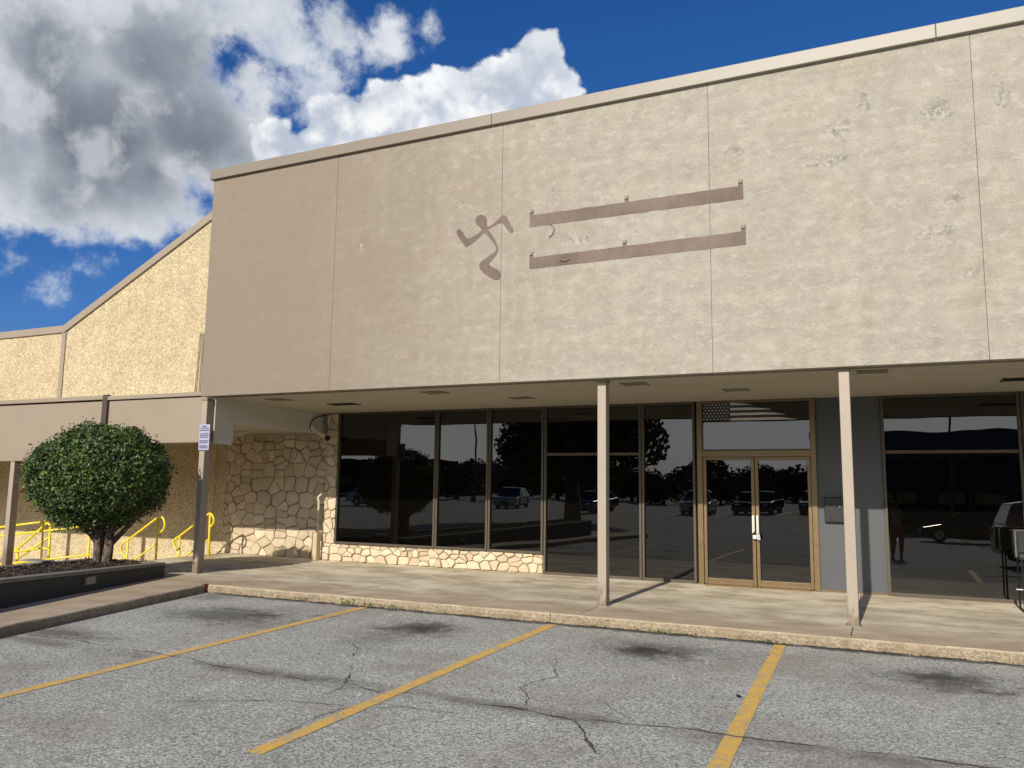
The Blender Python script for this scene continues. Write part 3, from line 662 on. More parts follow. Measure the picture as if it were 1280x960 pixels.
B(-12.8, -10.3, WY - .10, WY + .0, 2.58, 2.639).build('wall_angle_trim', M_soffit, wing)
for x in (-12.875, -15.40, -17.9):
    B(x - .06, x + .06, CY + .02, CY + .16, -.5, 1.958).build('column', M_col, wing, bevel=.005)
B(-12.925, -12.80, CY - .052, CY + .02, 1.96, 3.16).build('gap_shade_strip', M_gapshade, wing, bevel=.004)  # dark strip between the canopy sections, shade put into its colour
# steps down towards the left
st = MB(); 
for k, (a, b) in enumerate(((-13.15, -12.852), (-13.45, -13.152), (-13.75, -13.452))): st.box(a, b, 10.3, 13.3, -.5, .11 - .13 * (k + 1))
setp(st.build('entry_steps', M_conc, bevel=.008), 'short flight of concrete steps going down beside the stone wall', 'steps')

for a, b in (((-13.95, 4.95), (-14.02, 3.2)), ((-13.87, 4.94), (-13.89, 3.2))):
    c = MB(); c.tube([(a[0], WY - .04, a[1]), (b[0], WY - .04, b[1])], .012, 8); c.build('conduit', M_vent, wing)
# ================================================================== THINGS AT THE FACADE
# fluorescent fixture under canopy
lf = thing('tube_light', 'small pale tube light fixture under the canopy by the stone wall', 'light', (-12.0, 12.5, 2.6))
B(-12.6, -11.7, 12.45, 12.55, 2.585, 2.638).build('housing', M_cream, lf, bevel=.005)
t_ = MB(); t_.tube([(-12.55, 12.5, 2.565), (-11.75, 12.5, 2.565)], .016, 10); t_.build('tube', M_cream, lf)
# security camera
sc_ = thing('security_camera', 'pale bullet security camera with looping cable above the window corner', 'camera', (-10.0, 12.95, 2.6))
B(-10.29, -10.22, 12.76, 12.86, 2.60, 2.72).build('bracket', M_cream, sc_, bevel=.01)
c = MB(); a_, b_ = Vector((-10.22, 12.81, 2.65)), Vector((-9.92, 12.78, 2.50)); c.tube([a_, b_], [.040, .046], 14); c.build('housing', M_cream, sc_, smooth=False)
c = MB(); d_ = (b_ - a_).normalized(); c.tube([b_ - d_ * .0, b_ + d_ * .05], [.052, .054], 14); c.build('lens_hood', M_blk, sc_)
c = MB(); c.tube(smooth_line([(-10.27, 13.2, 2.98), (-10.27, 12.92, 2.93), (-10.26, 12.74, 2.84), (-10.26, 12.68, 2.72), (-10.26, 12.74, 2.62), (-10.26, 12.85, 2.60)], 3), .010, 6); c.build('cable', M_blk, sc_)
# downpipe and low pedestal by the pier
dp = thing('drain_pipe', 'slim pale pipe with hooked top standing against the stone pier', 'pipe', (-10.2, 12.9, .1))
c = MB(); c.tube(smooth_line([(-10.17, 12.93, .6), (-10.16, 12.93, 1.1), (-10.15, 12.93, 1.25), (-10.20, 12.94, 1.33), (-10.12, 12.96, 1.40), (-10.10, 13.06, 1.44)], 2), .024, 10); c.build('pipe', M_stone, dp, smooth=True)
B(-10.27, -10.15, 12.9, 13.03, .112, .66).build('pedestal', M_stone, dp, bevel=.012)
# mail slot
ml = thing('mail_box', 'small black wall box on the grey panel beside the glass doors', 'mailbox', (-.73, G, 1.3))
B(-.86, -.52, G - .07, G - .002, 1.13, 1.50).build('box', M_blk, ml, bevel=.008)
B(-.85, -.53, G - .085, G - .0705, 1.40, 1.49).build('flap', M_blk, ml, bevel=.004)
c = MB(); c.tube([(-.64, G - .072, 1.36), (-.64, G - .09, 1.36)], .014, 10); c.build('lock', M_chrome, ml)
# padlock + tag on the door handles
pl = thing('padlock', 'small brass padlock hanging between the two door handles', 'padlock', (-1.86, G - .08, .9))
B(-1.90, -1.84, G - .10, G - .078, .845, .90).build('lock_body', M_silver, pl, bevel=.004)
c = MB(); c.tube(smooth_line([(-1.888, G - .09, .90), (-1.888, G - .09, .94), (-1.87, G - .09, .96), (-1.852, G - .09, .94), (-1.852, G - .09, .90)], 2), .006, 6); c.build('shackle', M_blk, pl)
setp(MB().prism_y([(-1.845, .935), (-1.795, .925), (-1.785, .835), (-1.83, .83)], G - .105, G - .102).build('paper_tag', M_signw), 'white paper tag hanging at the padlock on the doors', 'tag')
# sign on the left column
sg = thing('parking_sign', 'small pale notice sign with rows of blue print on the leftmost overhang column', 'sign', (-10.3, 10.03, 2.3))
B(-10.425, -10.195, 10.035, 10.043, 2.13, 2.56).build('sign_plate', M_signw, sg, bevel=.002)
def textrow(parent, x0, x1, z, h, n, y):
    m = MB(); x = x0; rnd = random.Random(int(z * 1000))
    while x < x1 - .004:
        w = rnd.uniform(.006, .013); m.box(x, min(x + w, x1), y - .0012, y, z, z + h); x += w + .004
    m.build('print_row', M_signb, parent)
for z, h, a, b in [(2.515, .022, -10.36, -10.27), (2.488, .016, -10.40, -10.22), (2.45, .02, -10.41, -10.21), (2.395, .018, -10.40, -10.22), (2.365, .018, -10.41, -10.21), (2.335, .018, -10.40, -10.23), (2.275, .02, -10.41, -10.21), (2.245, .018, -10.40, -10.22), (2.19, .02, -10.41, -10.22), (2.16, .02, -10.40, -10.22)]:
    textrow(sg, a, b, z, h, 8, 10.034)
# flag decal in the transom
fl = thing('flag_decal', 'stars and stripes flag sticker across the top of the glass above the doors', 'flag', (-2, G - .01, 2.8))
FX0, FX1, FZ0, FZ1 = -2.66, -1.22, 2.68, 2.965
M_flagd = simple('flag dark film', (.045, .045, .055), .5); M_flagl = simple('flag pale film', (.60, .60, .58), .6)
YF = G - .004
B(FX0, -2.215, YF - .0, YF + .002, FZ0, FZ1).build('canton', M_flagd, fl)
s = MB(); rnd = random.Random(4)
for r in range(6):
    for cidx in range(8):
        x = FX0 + .028 + cidx * .055 + (.0275 if r % 2 else 0); z = FZ0 + .028 + r * .046
        if x > -2.235: continue
        pts = []
        for k in range(10):
            rr = .015 if k % 2 == 0 else .0065; an = PI / 2 + k * PI / 5; pts.append((x + rr * math.cos(an), z + rr * math.sin(an)))
        s.prism_y(pts, YF - .0025, YF - .0005)
s.build('stars', M_flagl, fl)
hs = (FZ1 - FZ0) / 7; ends = [-1.25, -1.34, -1.42, -1.50, -1.62, -1.78, -1.92]
sl, sdk = MB(), MB()
for k in range(7):
    z0 = FZ0 + hs * k; e = ends[k]; 
    (sl if k % 2 == 0 else sdk).prism_y([(-2.213, z0 + .001), (e + .05, z0 + .001), (e - .12, z0 + hs * .65), (e - .3, z0 + hs - .001), (-2.213, z0 + hs - .001)], YF, YF + .002)
sl.build('pale_stripes', M_flagl, fl); sdk.build('dark_stripes', M_flagd, fl)
# chair at the right edge
ch = thing('patio_chair', 'black metal patio chair with chrome edge standing by the right window', 'chair', (1.7, 12.2, .11))
def LT(pts, r, nm, m): c = MB(); c.tube(smooth_line(pts, 1), r, 8); return c.build(nm, m, ch)
for yy in (12.02, 12.42):
    LT([(1.50, yy, .80), (1.50, yy, .14), (1.50, yy, .125)], .012, 'leg', M_blk); LT([(1.92, yy, .80), (1.92, yy, .125)], .012, 'leg', M_blk)
LT([(1.50, 12.0, .128), (1.50, 12.44, .128)], .012, 'sled_foot', M_blk); LT([(1.92, 12.0, .128), (1.92, 12.44, .128)], .012, 'sled_foot', M_blk)
LT([(1.42, 12.02, .40), (1.96, 12.02, .40)], .011, 'foot_rest', M_chrome)
B(1.46, 1.96, 11.98, 12.46, .76, .83).build('seat', M_blk, ch, bevel=.02)
B(1.45, 1.97, 12.38, 12.46, .82, 1.13).build('backrest', M_blk, ch, bevel=.02)
B(1.43, 1.47, 11.98, 12.03, .80, 1.12).build('arm_panel', M_blk, ch, bevel=.01)
LT([(1.435, 11.97, .80), (1.435, 11.97, 1.12)], .010, 'chrome_edge', M_chrome)
LT([(1.435, 11.97, 1.12), (1.435, 12.42, 1.12)], .010, 'chrome_edge', M_blk)

# ================================================================== HANDRAILS
def rail(name, label, polys, group, r=.021):
    o = thing(name, label, 'handrail', (polys[0][1][0][0], polys[0][1][0][1], 0), 0, group)
    for nm, pts, sm in polys:
        c = MB(); c.tube(smooth_line(pts, 2) if sm else pts, r if nm != 'mid_rail' else r * .85, 9); c.build(nm, M_yrail, o, smooth=True)
    return o
y = 11.5
rail('stair_handrail', 'yellow looped stair handrail standing clear between the round shrub and the column', [
    ('top_rail', [(-13.64, y, .10), (-13.76, y, .14), (-13.85, y, .23), (-13.84, y, .34), (-13.76, y, .40), (-13.66, y, .45), (-13.27, y, .68), (-12.91, y, .90), (-12.83, y, .935), (-12.75, y, .91), (-12.70, y, .83), (-12.69, y, .74), (-12.73, y, .665), (-12.80, y, .63), (-12.87, y, .62)], 1),
    ('post', [(-13.66, y, .44), (-13.65, y, -.3)], 0), ('post', [(-12.88, y, .90), (-12.87, y, -.0)], 0), ('mid_rail', [(-12.88, y, .41), (-13.65, y, -.06)], 0)], 'yellow stair handrails')
y = 12.4
rail('stair_handrail', 'yellow looped stair handrail partly hidden behind the leftmost overhang column', [
    ('top_rail', [(-13.26, y, .2), (-13.35, y, .25), (-13.41, y, .34), (-13.40, y, .41), (-13.34, y, .45), (-13.25, y, .49), (-12.81, y, .77), (-12.52, y, .955), (-12.44, y, .98), (-12.38, y, .94), (-12.33, y, .85), (-12.36, y, .75), (-12.44, y, .70)], 1),
    ('post', [(-13.24, y, .48), (-13.22, y, -.3)], 0), ('post', [(-12.45, y, .95), (-12.42, y, .1)], 0), ('mid_rail', [(-12.44, y, .46), (-13.24, y, -.02)], 0)], 'yellow stair handrails')
y = 11.9
rail('stair_handrail', 'yellow looped stair handrail at the left frame edge behind the guard rail', [
    ('top_rail', [(-17.84, y, -.29), (-17.84, y, -.12), (-17.79, y, -.03), (-17.55, y, .08), (-16.71, y, .64), (-16.63, y, .68), (-16.55, y, .64), (-16.53, y, .50)], 1),
    ('post', [(-17.55, y, .08), (-17.54, y, -.4)], 0), ('post', [(-16.54, y, .6), (-16.50, y, -.4)], 0), ('mid_rail', [(-17.5, y, -.12), (-16.54, y, .38)], 0)], 'yellow stair handrails', .026)
y = 10.9
rail('ramp_guard_rail', 'long sloping yellow guard rail running left behind the planter', [
    ('top_rail', [(-18.5, y, .42), (-16.71, y, .62), (-15.31, y, .78)], 0), ('top_rail', [(-18.5, y, .22), (-16.68, y, .44), (-14.0, y, .74)], 0), ('mid_rail', [(-18.5, y, -.12), (-16.5, y, .10), (-15.33, y, .26), (-15.1, y, .24)], 0),
    ('mid_rail', [(-18.5, y, -.35), (-16.34, y, -.10), (-13.9, y, .20)], 0), ('post', [(-15.36, y, .77), (-15.33, y, -.4)], 0), ('post', [(-14.0, y, .74), (-14.0, y, -.4)], 0), ('post', [(-17.0, y, .40), (-17.0, y, -.4)], 0)], None, .022)

# ================================================================== PLANTER
pt = thing('planter', 'long low dark painted planter with concrete rim holding the round shrub', 'planter', (-10.5, 7.5, .11))
A0, A1 = Vector((-10.44, 9.52)), Vector((-8.85, 4.45)); A2 = Vector((-8.2, 2.4))
dv = (A2 - A0).normalized(); nv = Vector((dv.y, -dv.x)) * 1.0   # to the back (left)
if nv.x > 0: nv = -nv
def zz(p): return .33 + (A0 - p).length * .034
Wd = 1.28
B0, B2 = A0 + nv * Wd + dv * .0, A2 + nv * Wd
def wallseg(p, q, t, nrm, zoff, name, m, lo=.0, over=0):
    a, b = p - nrm * over, q - nrm * over; c, d = q + nrm * (t + over), p + nrm * (t + over)
    mb = MB(); P4 = [tuple(a), tuple(b), tuple(c), tuple(d)]
    ar = sum(P4[i][0] * P4[(i + 1) % 4][1] - P4[(i + 1) % 4][0] * P4[i][1] for i in range(4))
    zs = [zz(p), zz(q), zz(q), zz(p)]
    if ar < 0: P4.reverse(); zs.reverse()
    n = 4; vs = [(x, y_, (lo if name == 'wall' else zs[i] - .05)) for i, (x, y_) in enumerate(P4)] + [(x, y_, zs[i] + zoff) for i, (x, y_) in enumerate(P4)]
    fs = [(3, 2, 1, 0), (4, 5, 6, 7)] + [(i, (i + 1) % 4, 4 + (i + 1) % 4, 4 + i) for i in range(4)]
    mb.add(vs, fs); return mb.build(name, m, pt, bevel=.008)
wallseg(A0, A2, .16, nv, -.052, 'wall', M_plant); wallseg(A0, A2, .16, nv, 0, 'rim', M_cap, over=.006)
e0 = A0 + nv * .17; wallseg(e0, A0 + nv * (Wd - .165), .16, dv, -.052, 'wall', M_plant); wallseg(e0 + nv * .0, A0 + nv * (Wd - .165), .16, dv, 0, 'rim', M_cap, over=.0)
Bk0, Bk2 = A0 + nv * (Wd - .16), A2 + nv * (Wd - .16)
wallseg(Bk0, Bk2, .16, nv, -.052, 'wall', M_plant); wallseg(Bk0, Bk2, .16, nv, 0, 'rim', M_cap, over=.006)
# soil
so_ = MB(); nx_, ny_ = 60, 12; L = []
q0, q1 = A0 + nv * .15 + dv * .15, A2 + nv * .15; q2, q3 = A2 + nv * (Wd - .15), A0 + nv * (Wd - .15) + dv * .15
for i in range(nx_ + 1):
    for j in range(ny_ + 1):
        a = q0.lerp(q1, i / nx_); b = q3.lerp(q2, i / nx_); p = a.lerp(b, j / ny_)
        L.append((p.x, p.y, zz(p) - .035 + noise.noise(Vector((p.x * 3, p.y * 3, 0))) * .035 + math.sin(PI * j / ny_) * .04))
so_.add(L, [(i * (ny_ + 1) + j, i * (ny_ + 1) + j + 1, (i + 1) * (ny_ + 1) + j + 1, (i + 1) * (ny_ + 1) + j) for i in range(nx_) for j in range(ny_)])
so_.build('soil', M_soil, pt)
# bark chips and dead leaves: ground cover
def leaf_quads(n, posfn, size, rnd, fold=.25, aspect=.5):
    m = MB()
    for i in range(n):
        p, up = posfn(); d = Vector((rnd.gauss(0, 1), rnd.gauss(0, 1), rnd.gauss(0, 1))).normalized()
        t = (d - up * d.dot(up) * .6); t = t.normalized() if t.length > .01 else Vector((1, 0, 0))
        b = up.cross(t); b = b.normalized() if b.length > .01 else Vector((0, 1, 0)); nn = t.cross(b)
        s_ = size * rnd.uniform(.65, 1.3); w = s_ * aspect
        v = [p - t * s_ * .5, p + b * w * .5 + nn * fold * w, p + t * s_ * .5, p - b * w * .5 + nn * fold * w]
        m.add(v, [(0, 1, 2), (0, 2, 3)])
    return m
rnd = random.Random(5)
def chip():
    a = q0.lerp(q1, rnd.random()); b = q3.lerp(q2, rnd.random()); p = a.lerp(q3 + (a - q0), rnd.random())
    return Vector((p.x, p.y, zz(p) + .02 + rnd.uniform(-.02, .02))), Vector((rnd.uniform(-.4, .4), rnd.uniform(-.4, .4), 1)).normalized()
M_chip = leafmat('bark chips', (.05, .03, .02), (.14, .09, .06), .9)
setp(leaf_quads(2600, chip, .05, rnd).build('mulch', M_chip), 'dark bark mulch scattered over the planter soil', 'mulch', kind='stuff')
# socket box on the front wall
fr = A0.lerp(A2, .245)
def onface(t, off): p = A0.lerp(A2, t) - nv * off; return p
def faceplate(t0, t1, z0, z1, o0, o1):
    a, b = onface(t0, o1), onface(t1, o1); c, d = onface(t1, o0), onface(t0, o0)
    P4 = [tuple(a), tuple(b), tuple(c), tuple(d)]
    ar = sum(P4[i][0] * P4[(i + 1) % 4][1] - P4[(i + 1) % 4][0] * P4[i][1] for i in range(4))
    if ar < 0: P4.reverse()
    return MB().prism(P4, z0, z1)
vp = faceplate(.232, .268, .20, .315, .0, .018).build('vent_frame', M_frame, pt)
for k in range(5): faceplate(.238, .262, .215 + k * .019, .223 + k * .019, .018, .030).build('louvre', M_cream, vp)
setp(MB().box(-11.55, -11.1, 7.9, 8.1, .42, .44).build('flat_slab', M_cap, bevel=.005), 'flat grey slab lying on the planter rim left of the trunk', 'slab')

# ================================================================== ROUND SHRUB
sh = thing('round_shrub', 'dense dark green ball shaped shrub clipped round in the planter', 'shrub', (-11.0, 8.78, .36))
CC = Vector((-11.12, 8.78, 1.68))
rnd = random.Random(12)
def crown_r(d):
    return (1 + .10 * noise.noise(d * 2.0) + .08 * noise.noise(d * 5.0 + Vector((3, 1, 2))) + .03 * noise.noise(d * 11))
def bushp():
    while True:
        d = Vector((rnd.gauss(0, 1), rnd.gauss(0, 1), rnd.gauss(0, 1))).normalized()
        if d.z < -.9 and rnd.random() < .4: continue
        break
    k = 1 - abs(rnd.gauss(0, .085)) + (rnd.random() ** 12) * .13
    if rnd.random() < .16: k = rnd.uniform(.35, .9)
    r = crown_r(d) * k
    zs = .80 if d.z > 0 else .82
    p = CC + Vector((d.x * 1.0 * r, d.y * 1.0 * r, d.z * r * zs))
    n = Vector((d.x, d.y, d.z * 1.3)) + Vector((rnd.gauss(0, .55), rnd.gauss(0, .55), rnd.gauss(.15, .55)))
    return p, n.normalized()
leaf_quads(27000, bushp, .060, rnd, aspect=.52).build('crown', M_leaf, sh)
tk = MB()
def limb(pts, rs): tk.tube(smooth_line(pts, 2), [rs[0] + (rs[1] - rs[0]) * i / (len(smooth_line(pts, 2)) - 1) for i in range(len(smooth_line(pts, 2)))], 9)
tx, ty = -11.0, 8.78
limb([(tx - .05, ty, .28), (tx - .03, ty, .5), (tx - .07, ty, .7), (tx - .02, ty + .02, .95), (tx - .10, ty, 1.3), (tx - .25, ty, 1.7)], (.10, .045))
limb([(tx - .0, ty - .06, .28), (tx + .02, ty - .07, .5), (tx - .02, ty - .06, .75), (tx + .05, ty - .02, 1.1)], (.06, .04))
limb([(tx + .09, ty + .02, .28), (tx + .16, ty, .5), (tx + .11, ty + .05, .8), (tx + .2, ty, 1.2), (tx + .5, ty, 1.6)], (.085, .04))
limb([(tx - .06, ty, .62), (tx - .2, ty - .1, .85), (tx - .45, ty - .2, 1.05), (tx - .7, ty - .2, 1.3)], (.05, .02))
limb([(tx + .1, ty + .1, .65), (tx + .3, ty + .2, .9), (tx + .5, ty + .3, 1.15)], (.05, .02))
limb([(tx - .02, ty + .1, .7), (tx - .05, ty + .3, .95), (tx - .1, ty + .5, 1.3)], (.05, .02))
for k in range(20):
    an = rnd.uniform(0, 2 * PI); rr = rnd.uniform(.4, .8); zt_ = rnd.uniform(1.05, 1.45)
    limb([(tx, ty, rnd.uniform(.62, .85)), (tx + math.cos(an) * rr * .45, ty + math.sin(an) * rr * .45, rnd.uniform(.9, 1.05)), (tx + math.cos(an) * rr, ty + math.sin(an) * rr, zt_)], (.018, .006))
tk.build('trunk', M_bark, sh, smooth=True)

# weeds and litter
def weed(cx, cy, n, r, h):
    rr = random.Random(int(cx * 100))
    def f():
        a = rr.uniform(0, 2 * PI); d = abs(rr.gauss(0, r)); return Vector((cx + math.cos(a) * d * 1.8, cy + math.sin(a) * d * .35, rr.uniform(.01, h))), Vector((rr.gauss(0, .7), rr.gauss(0, .7), 1)).normalized()
    return leaf_quads(n, f, .045, rr, aspect=.3)
w_ = MB()
for cx, cy, n, r, h in [(-6.6, 9.06, 50, .09, .09), (-6.2, 9.07, 26, .08, .05), (-5.9, 9.07, 30, .08, .05), (-7.3, 9.07, 25, .08, .05), (-3.1, 9.07, 20, .1, .04), (-2.35, 9.06, 40, .14, .04), (-1.2, 9.07, 20, .1, .03)]:
    q = weed(cx, cy, n, r, h); w_.add(q.v, q.f)
setp(w_.build('kerb_weeds', M_weed), 'scattered green weeds growing along the foot of the kerb', 'weeds', kind='stuff')
rr = random.Random(3)
def lit_():
    return Vector((rr.uniform(-8, 1.6), rr.uniform(3.6, 9.0), .009 + rr.random() * .006)), Vector((rr.gauss(0, .2), rr.gauss(0, .2), 1)).normalized()
setp(leaf_quads(170, lit_, .026, rr, aspect=.5).build('leaf_litter', M_chip), 'tiny scattered dry leaf bits on the parking lot asphalt', 'leaf litter', kind='stuff')
def band_():
    return Vector((rr.uniform(-9, 2.2), 9.09 - abs(rr.gauss(0, .05)), .012)), Vector((rr.gauss(0, .5), rr.gauss(0, .5), 1)).normalized()
setp(leaf_quads(700, band_, .018, rr, aspect=.8).build('gutter_grit', M_chip), 'brown grit and crumbs collected along the kerb foot', 'grit', kind='stuff')
lf_ = MB(); lf_.add([(-1.12, 6.61, .01), (-1.10, 6.63, .02), (-1.08, 6.62, .012), (-1.10, 6.59, .015), (-1.13, 6.65, .02)], [(0, 3, 2), (0, 2, 1), (0, 1, 4)])
setp(lf_.build('curled_leaf', M_blk), 'curled black leaf scrap on the rightmost yellow line', 'leaf')

# ================================================================== WHAT THE GLASS REFLECTS (behind the viewpoint)
# ---- cars
def wheel(parent, x, y, r=.34, w=.22):
    side = 1 if y > 0 else -1
    c = MB(); n = 28; prof = [(-w / 2, r * .62), (-w / 2, r * .93), (-w / 2 + .03, r), (w / 2 - .03, r), (w / 2, r * .93), (w / 2, r * .62)]
    vs = [(x + q * math.cos(2 * PI * k / n), y + o, r + q * math.sin(2 * PI * k / n)) for k in range(n) for o, q in prof]; m_ = len(prof)
    c.add(vs, [(k * m_ + j, k * m_ + (j + 1) % m_, ((k + 1) % n) * m_ + (j + 1) % m_, ((k + 1) % n) * m_ + j) for k in range(n) for j in range(m_)])
    wo = c.build('wheel', M_rubber, parent, local=True, smooth=False)
    h = MB(); yo = y + side * (w / 2 - .05)
    vs = [(x + r * .62 * math.cos(2 * PI * k / n), yo, r + r * .62 * math.sin(2 * PI * k / n)) for k in range(n)]
    h.add(vs + [(x, yo - side * .04, r)], [(k, (k + 1) % n, n) for k in range(n)])
    for k in range(5):
        an = 2 * PI * k / 5 + .3; d = Vector((math.cos(an), 0, math.sin(an))); e = Vector((-d.z, 0, d.x)) * .035
        a = Vector((x, yo + side * .02, r)); b = a + d * r * .6
        h.add([a - e, a + e, b + e * 1.3, b - e * 1.3], [(0, 1, 2, 3)])
    h.build('rim', M_silver, wo, local=True)
def make_car(name, label, cat, paint, L, H, Wd_, kind, group=None):
    root = thing(name, label, cat, group=group); h2 = Wd_ / 2; wb = L * .29; r = .35 if kind == 'suv' else .32
    def arch(cx):
        return [(cx + (r + .06) * math.cos(a), r + (r + .06) * math.sin(a) if True else 0) for a in [PI - PI * k / 10 for k in range(11)]]
    belt = H * .60; g0 = .20
    body = [(-L / 2 + .02, g0 + .12)] + [(x, max(z, g0)) for x, z in arch(-wb)] + [(x, max(z, g0)) for x, z in arch(wb)] + [(L / 2 - .05, g0 + .08), (L / 2, H * .34), (L / 2 - .03, H * .46), (L / 2 - .12, H * .53), (L * .22, belt), (-L / 2 + .25, belt + .05), (-L / 2 + .06, belt), (-L / 2, H * .42)]
    def loft(prof, sections, nm, m, par, bev=.0):
        """prof in xz, sections: list of (y, inset scale)"""
        n = len(prof); c = MB(); vs = []
        for (yy_, sx, dz) in sections: vs += [(x * sx, yy_, z + dz * (z - g0) / H) for x, z in prof]
        fs = [(i * n + j, i * n + (j + 1) % n, (i + 1) * n + (j + 1) % n, (i + 1) * n + j) for i in range(len(sections) - 1) for j in range(n)]
        fs += [tuple(reversed(range(n))), tuple(range((len(sections) - 1) * n, len(sections) * n))]
        c.add(vs, fs); return c.build(nm, m, par, local=True, bevel=bev)
    bo = loft(body, [(-h2, .975, -.03), (-h2 + .07, .995, 0), (-h2 * .5, 1, .01), (h2 * .5, 1, .01), (h2 - .07, .995, 0), (h2, .975, -.03)], 'body', paint, root, .02)
    B(-L / 2 + .35, L / 2 - .35, -h2 + .25, h2 - .25, .17, .45).build('underbody', M_rubber, root, local=True)
    if kind == 'suv': roof = [(-L / 2 + .10, belt + .02), (-L / 2 + .32, H - .07), (-L / 2 + .7, H), (L * .08, H - .02), (L * .28, belt)]
    else: roof = [(-L * .42, belt + .02), (-L * .24, H - .04), (-L * .08, H), (L * .05, H - .01), (L * .26, belt)]
    n = len(roof)
    c = MB(); vs = []
    for yy_, k in ((-h2 + .04, 0), (-h2 + .20, 1), (h2 - .20, 1), (h2 - .04, 0)):
        vs += [(x, yy_ if (z < belt + .05) else (math.copysign(h2 - .22, yy_) if abs(yy_) > h2 - .1 else yy_ * .97), z if k or z < belt + .05 else z - .03) for x, z in roof]
    c.add(vs, [(i * n + j, i * n + (j + 1) % n, (i + 1) * n + (j + 1) % n, (i + 1) * n + j) for i in range(3) for j in range(n)] + [tuple(reversed(range(n))), tuple(range(3 * n, 4 * n))])
    c.build('cabin', paint, root, local=True, bevel=.03)
    # side glass, windscreens
    for sgn in (-1, 1):
        gl = [(roof[0][0] + .22, belt + .05), (roof[1][0] + .18, H - .14), (roof[3][0] - .02, H - .12), (roof[4][0] - .22, belt + .05)]
        def yz(z): t = (z - belt) / (H - belt); return sgn * ((h2 - .04) * (1 - t) + (h2 - .22) * t + .012)
        m = MB(); q = [(x, yz(z), z) for x, z in gl]; q2 = [(x, yz(z) - sgn * .01, z) for x, z in gl]
        m.add(q + q2, [(0, 1, 2, 3), (7, 6, 5, 4), (0, 4, 5, 1), (1, 5, 6, 2), (2, 6, 7, 3), (3, 7, 4, 0)]); m.build('side_window', M_glass, root, local=True)
    for (p, q, nm, off) in ((roof[3], roof[4], 'windscreen', .012), (roof[1], roof[0], 'rear_window', -.012)):
        a = (p[0] + (q[0] - p[0]) * .1 + off, p[1] + (q[1] - p[1]) * .1 + .01); b = (p[0] + (q[0] - p[0]) * .9 + off, p[1] + (q[1] - p[1]) * .9 + .01)
        m = MB(); m.add([(a[0], -h2 + .28, a[1]), (a[0], h2 - .28, a[1]), (b[0], h2 - .14, b[1]), (b[0], -h2 + .14, b[1])], [(0, 1, 2, 3)]); m.build(nm, M_glass, root, local=True)
    for sgn in (-1, 1):
        B(L / 2 - .14, L / 2 - .015, sgn * (h2 - .32) - .14, sgn * (h2 - .32) + .14, H * .40, H * .47).build('headlight', M_chrome, root, local=True, bevel=.02)
        B(-L / 2 + .0, -L / 2 + .10, sgn * (h2 - .22) - .11, sgn * (h2 - .22) + .11, H * .44, H * .56).build('tail_light', M_red, root, local=True, bevel=.02)
        B(L * .20, L * .20 + .12, sgn * (h2 + .04) - .07, sgn * (h2 + .04) + .07, belt + .02, belt + .14).build('mirror', paint, root, local=True, bevel=.02)
        for xx in (-wb, wb): wheel(root, xx, sgn * (h2 - .12), r)
        if kind == 'suv': c = MB(); c.tube([(-L * .36, sgn * (h2 - .30), H + .02), (L * .02, sgn * (h2 - .30), H + .015)], .018, 6); c.build('roof_rail', M_chrome, root, local=True)
    B(L / 2 - .03, L / 2 + .012, -.35, .35, H * .22, H * .38).build('grille', M_blk, root, local=True)
    B(-L / 2 - .01, -L / 2 + .03, -.26, .26, H * .34, H * .42).build('number_plate', M_signw, root, local=True)
    return root
suv = make_car('parked_suv', 'grey sport utility vehicle reflected at the right edge of the right window', 'car', carpaint('grey car paint', (.16, .16, .165)), 4.7, 1.70, 1.88, 'suv')
suv.location = (4.75, 1.2, 0); suv.rotation_euler = (0, 0, R(-4))
c1 = make_car('parked_car', 'black hatchback parked far across the lot, reflected behind the grey vehicle', 'car', carpaint('black car paint', (.02, .02, .022)), 4.4, 1.5, 1.8, 'suv')
c1.location = (3.2, -18.5, 0); c1.rotation_euler = (0, 0, PI)
red = make_car('parked_car', 'dark red saloon car parked far left, reflected low in the leftmost pane', 'car', carpaint('red car paint', (.18, .02, .02)), 4.5, 1.42, 1.78, 'sedan')
red.location = (-44, -18, 0); red.rotation_euler = (0, 0, R(8))
spots = [(-34, -24, 0, 'silver saloon car parked beyond the planter, reflected in the second pane', (.45, .46, .47), 'sedan'), (-24, -26, 80, 'pale saloon car parked nose out, reflected in the third pane', (.6, .6, .58), 'sedan'),
         (-16.5, -22, 95, 'blue grey saloon car parked nose out, reflected near the round tree', (.06, .09, .14), 'sedan'), (-10.5, -24, 85, 'white saloon car parked in the row, reflected in the left door', (.7, .7, .7), 'sedan'),
         (-7.2, -24, 92, 'dark saloon car parked in the row, reflected at the door handles', (.05, .05, .055), 'sedan'), (-4.2, -24.5, 88, 'grey saloon car parked in the row, reflected in the right door', (.2, .2, .21), 'sedan')]
for x, yv, a, lab, col, kd in spots:
    c = copy_tree(red); c.location = (x, yv, 0); c.rotation_euler = (0, 0, R(a)); c['label'] = lab; c['group'] = 'saloon cars parked across the lot'
    pm = carpaint('car paint', col)
    for ch_ in c.children:
        if ch_.name.split('.')[0] in ('body', 'cabin', 'mirror'):
            ch_.data = ch_.data.copy(); ch_.data.materials[0] = pm
red['group'] = 'saloon cars parked across the lot'
for i, (x, yv) in enumerate([(-60, -9), (-30, -12)]): pass
ln = MB()
for x in range(-60, 40, 3): ln.box(x - .06, x + .06, -26.5, -21.5, -.01, .004)
ln.box(-70, -14, -13.6, -13.45, -.01, .004)
setp(ln.build('lot_lines', M_white), kind='structure')
